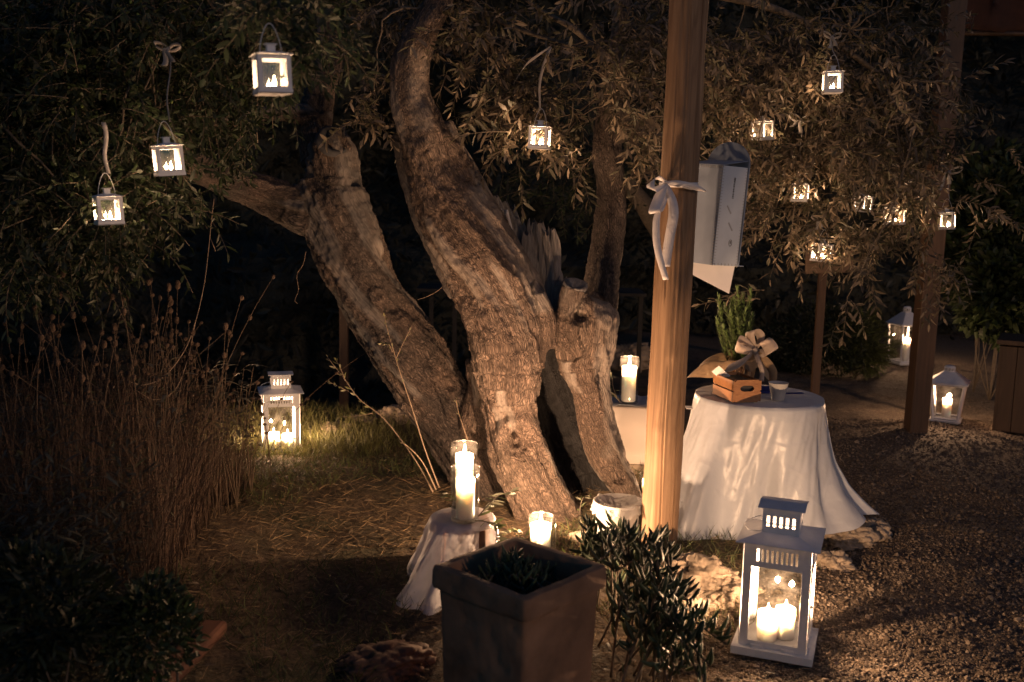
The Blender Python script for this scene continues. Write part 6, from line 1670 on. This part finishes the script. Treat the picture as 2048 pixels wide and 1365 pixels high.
# leaning trunk of another olive behind
t3 = thing('olive_tree', 'dim olive tree behind the centre with a leaning trunk', 'tree', P(1330, 700, 8.0) * np.array((1, 1, 0)))
s_ = spline(np.array([P(1340, 640, 8.0) * np.array((1, 1, 0)), P(1335, 520, 8.0), P(1300, 430, 8.0), P(1255, 370, 8.0), P(1200, 300, 8.0)]), 24)
MB().tube(s_, np.linspace(.11, .05, 24), 14).build('trunk', TWIG, t3, world=True)
p3 = foliage(t3, [(1140, 350, 8.0, 130, 70, .5, 60, FR), (1180, 420, 7.8, 60, 40, .3, 16, FR), (1120, 270, 8.0, 160, 70, .5, 60, FR), (1400, 320, 8.0, 200, 120, .5, 90, FR)], VAR[:4], LEAF_G, 15, nobj=0)
boughs(t3, [s_[-1], s_[-6]], p3, 8, 30, .012)
def shrub(px, py, Yd, rx, ry, n, seed, label, mat, ll=.06, lw=.016, group=None):
    c = P(px, py, Yd); k = mpp(Yd); base = np.array((c[0], c[1] + .1, tz(c[0], c[1]))); t = thing('shrub', label, 'shrub', base, 0, group); rr = np.random.default_rng(seed)
    q = rr.normal(0, 1, (n, 3)); q /= np.linalg.norm(q, axis=1)[:, None]; q *= rr.random(n)[:, None] ** .35
    b = c + q * np.array((rx * k, rx * k * .7, ry * k)); b += .05 * np.stack([vnoise(b * 6, 1), vnoise(b * 6, 2), vnoise(b * 6, 3)], 1) * 2; b[:, 2] = np.maximum(b[:, 2], terr(b[:, 0], b[:, 1]) + .01)
    d = q + rr.normal(0, .6, (n, 3)); d /= np.linalg.norm(d, axis=1)[:, None]; s2 = np.cross(d, rr.normal(0, 1, (n, 3))); s2 /= np.linalg.norm(s2, axis=1)[:, None]
    Vl, Fl = leaf_tris(b, d, s2, ll * rr.uniform(.6, 1.3, n), lw * rr.uniform(.7, 1.3, n)); o = MB().add(Vl, Fl, 0, np.repeat(rr.random(n), 8)).build('foliage', mat, t, False, world=True); o['kind'] = 'stuff'
    m_ = MB()
    for i in range(7): e = b[rr.integers(n)]; m_.tube(spline(np.array([base, (base + e) / 2 + rr.normal(0, .03, 3), e]), 8), np.linspace(.007, .002, 8), 5)
    m_.build('stems', TWIG, t, world=True)
SHG = m_leaf('shrub_leaf', (0.035, 0.055, 0.018), (0.05, 0.07, 0.03)); SHD = m_leaf('dark_shrub_leaf', (0.02, 0.032, 0.014), (0.03, 0.04, 0.02))
shrub(1722, 690, 9.5, 52, 60, 3200, 1, 'feathery green shrub left of the tall far lantern', m_leaf('bright_shrub_leaf', (.07, .09, .025), (.09, .11, .04)), .10, .008)
shrub(1640, 680, 9.6, 110, 70, 5000, 2, 'dark low shrub behind the rosemary and round table', SHD)
shrub(1985, 470, 8.6, 110, 170, 5000, 3, 'broad leaved dark green shrub at the right edge', SHG, .10, .045)
shrub(2010, 590, 8.2, 90, 80, 3500, 4, 'lower broad leaved shrub above the wooden planter box', SHG, .10, .045)
shrub(1540, 720, 9.9, 90, 60, 2500, 5, 'dim shrub right of the rosemary, far back', SHD)
shrub(320, 1270, 2.75, 90, 90, 2200, 6, 'dark green leafy shrub at the bottom left corner', SHG, .03, .012)
shrub(60, 1230, 2.6, 120, 150, 2200, 7, 'very dark plant mass at the lower left edge', SHD, .05, .012)
# far hedge added to screen off the sky glow; reads as one dark mass
rr = np.random.default_rng(99)
nx, nz = 150, 40
Xh = np.linspace(-13, 15, nx); Zh = np.linspace(-1.8, 8.5, nz); GX, GZ = np.meshgrid(Xh, Zh, indexing='ij')
GY = 13.0 + .9 * fbm(np.c_[GX.ravel() * .5, GZ.ravel() * .5, GX.ravel() * 0], 4, 6).reshape(nx, nz) - .4 * (GZ < 1)
HED = m_simple('dark_hedge', (0.03, 0.033, 0.026), .95, .5, 3, .8, .1)
n = 30000; ii = rr.uniform(0, nx - 1.01, n); jj = rr.uniform(0, nz - 1.01, n); a_, b_ = ii.astype(int), jj.astype(int)
b = np.stack([GX[a_, b_] + rr.normal(0, .1, n), GY[a_, b_] - rr.uniform(0, .5, n), GZ[a_, b_] + rr.normal(0, .1, n)], 1)
d = rr.normal(0, 1, (n, 3)); d /= np.linalg.norm(d, axis=1)[:, None]; s2 = np.cross(d, rr.normal(0, 1, (n, 3))); s2 /= np.linalg.norm(s2, axis=1)[:, None]
Vl, Fl = leaf_tris(b, d, s2, rr.uniform(.1, .25, n), rr.uniform(.04, .08, n))
m = MB(); m.grid(np.stack([GX, GY, GZ], -1), 0); m.add(Vl, Fl, 1, np.repeat(rr.random(n), 8))
GX2, GD = np.meshgrid(np.linspace(-13, 15, 60), np.linspace(0, 4, 6), indexing='ij')
m.grid(np.stack([GX2, 13 + GD, 8.5 + .5 * np.sin(GX2) - GD], -1), 0)
o = m.build('sky_screen_hedge', [HED, m_leaf('hedge_leaf', (.022, .026, .018), (.03, .034, .024))], None, False); tag(o, 'tall dark hedge of trees added behind the garden to hide the sky', 'trees', kind='stuff')
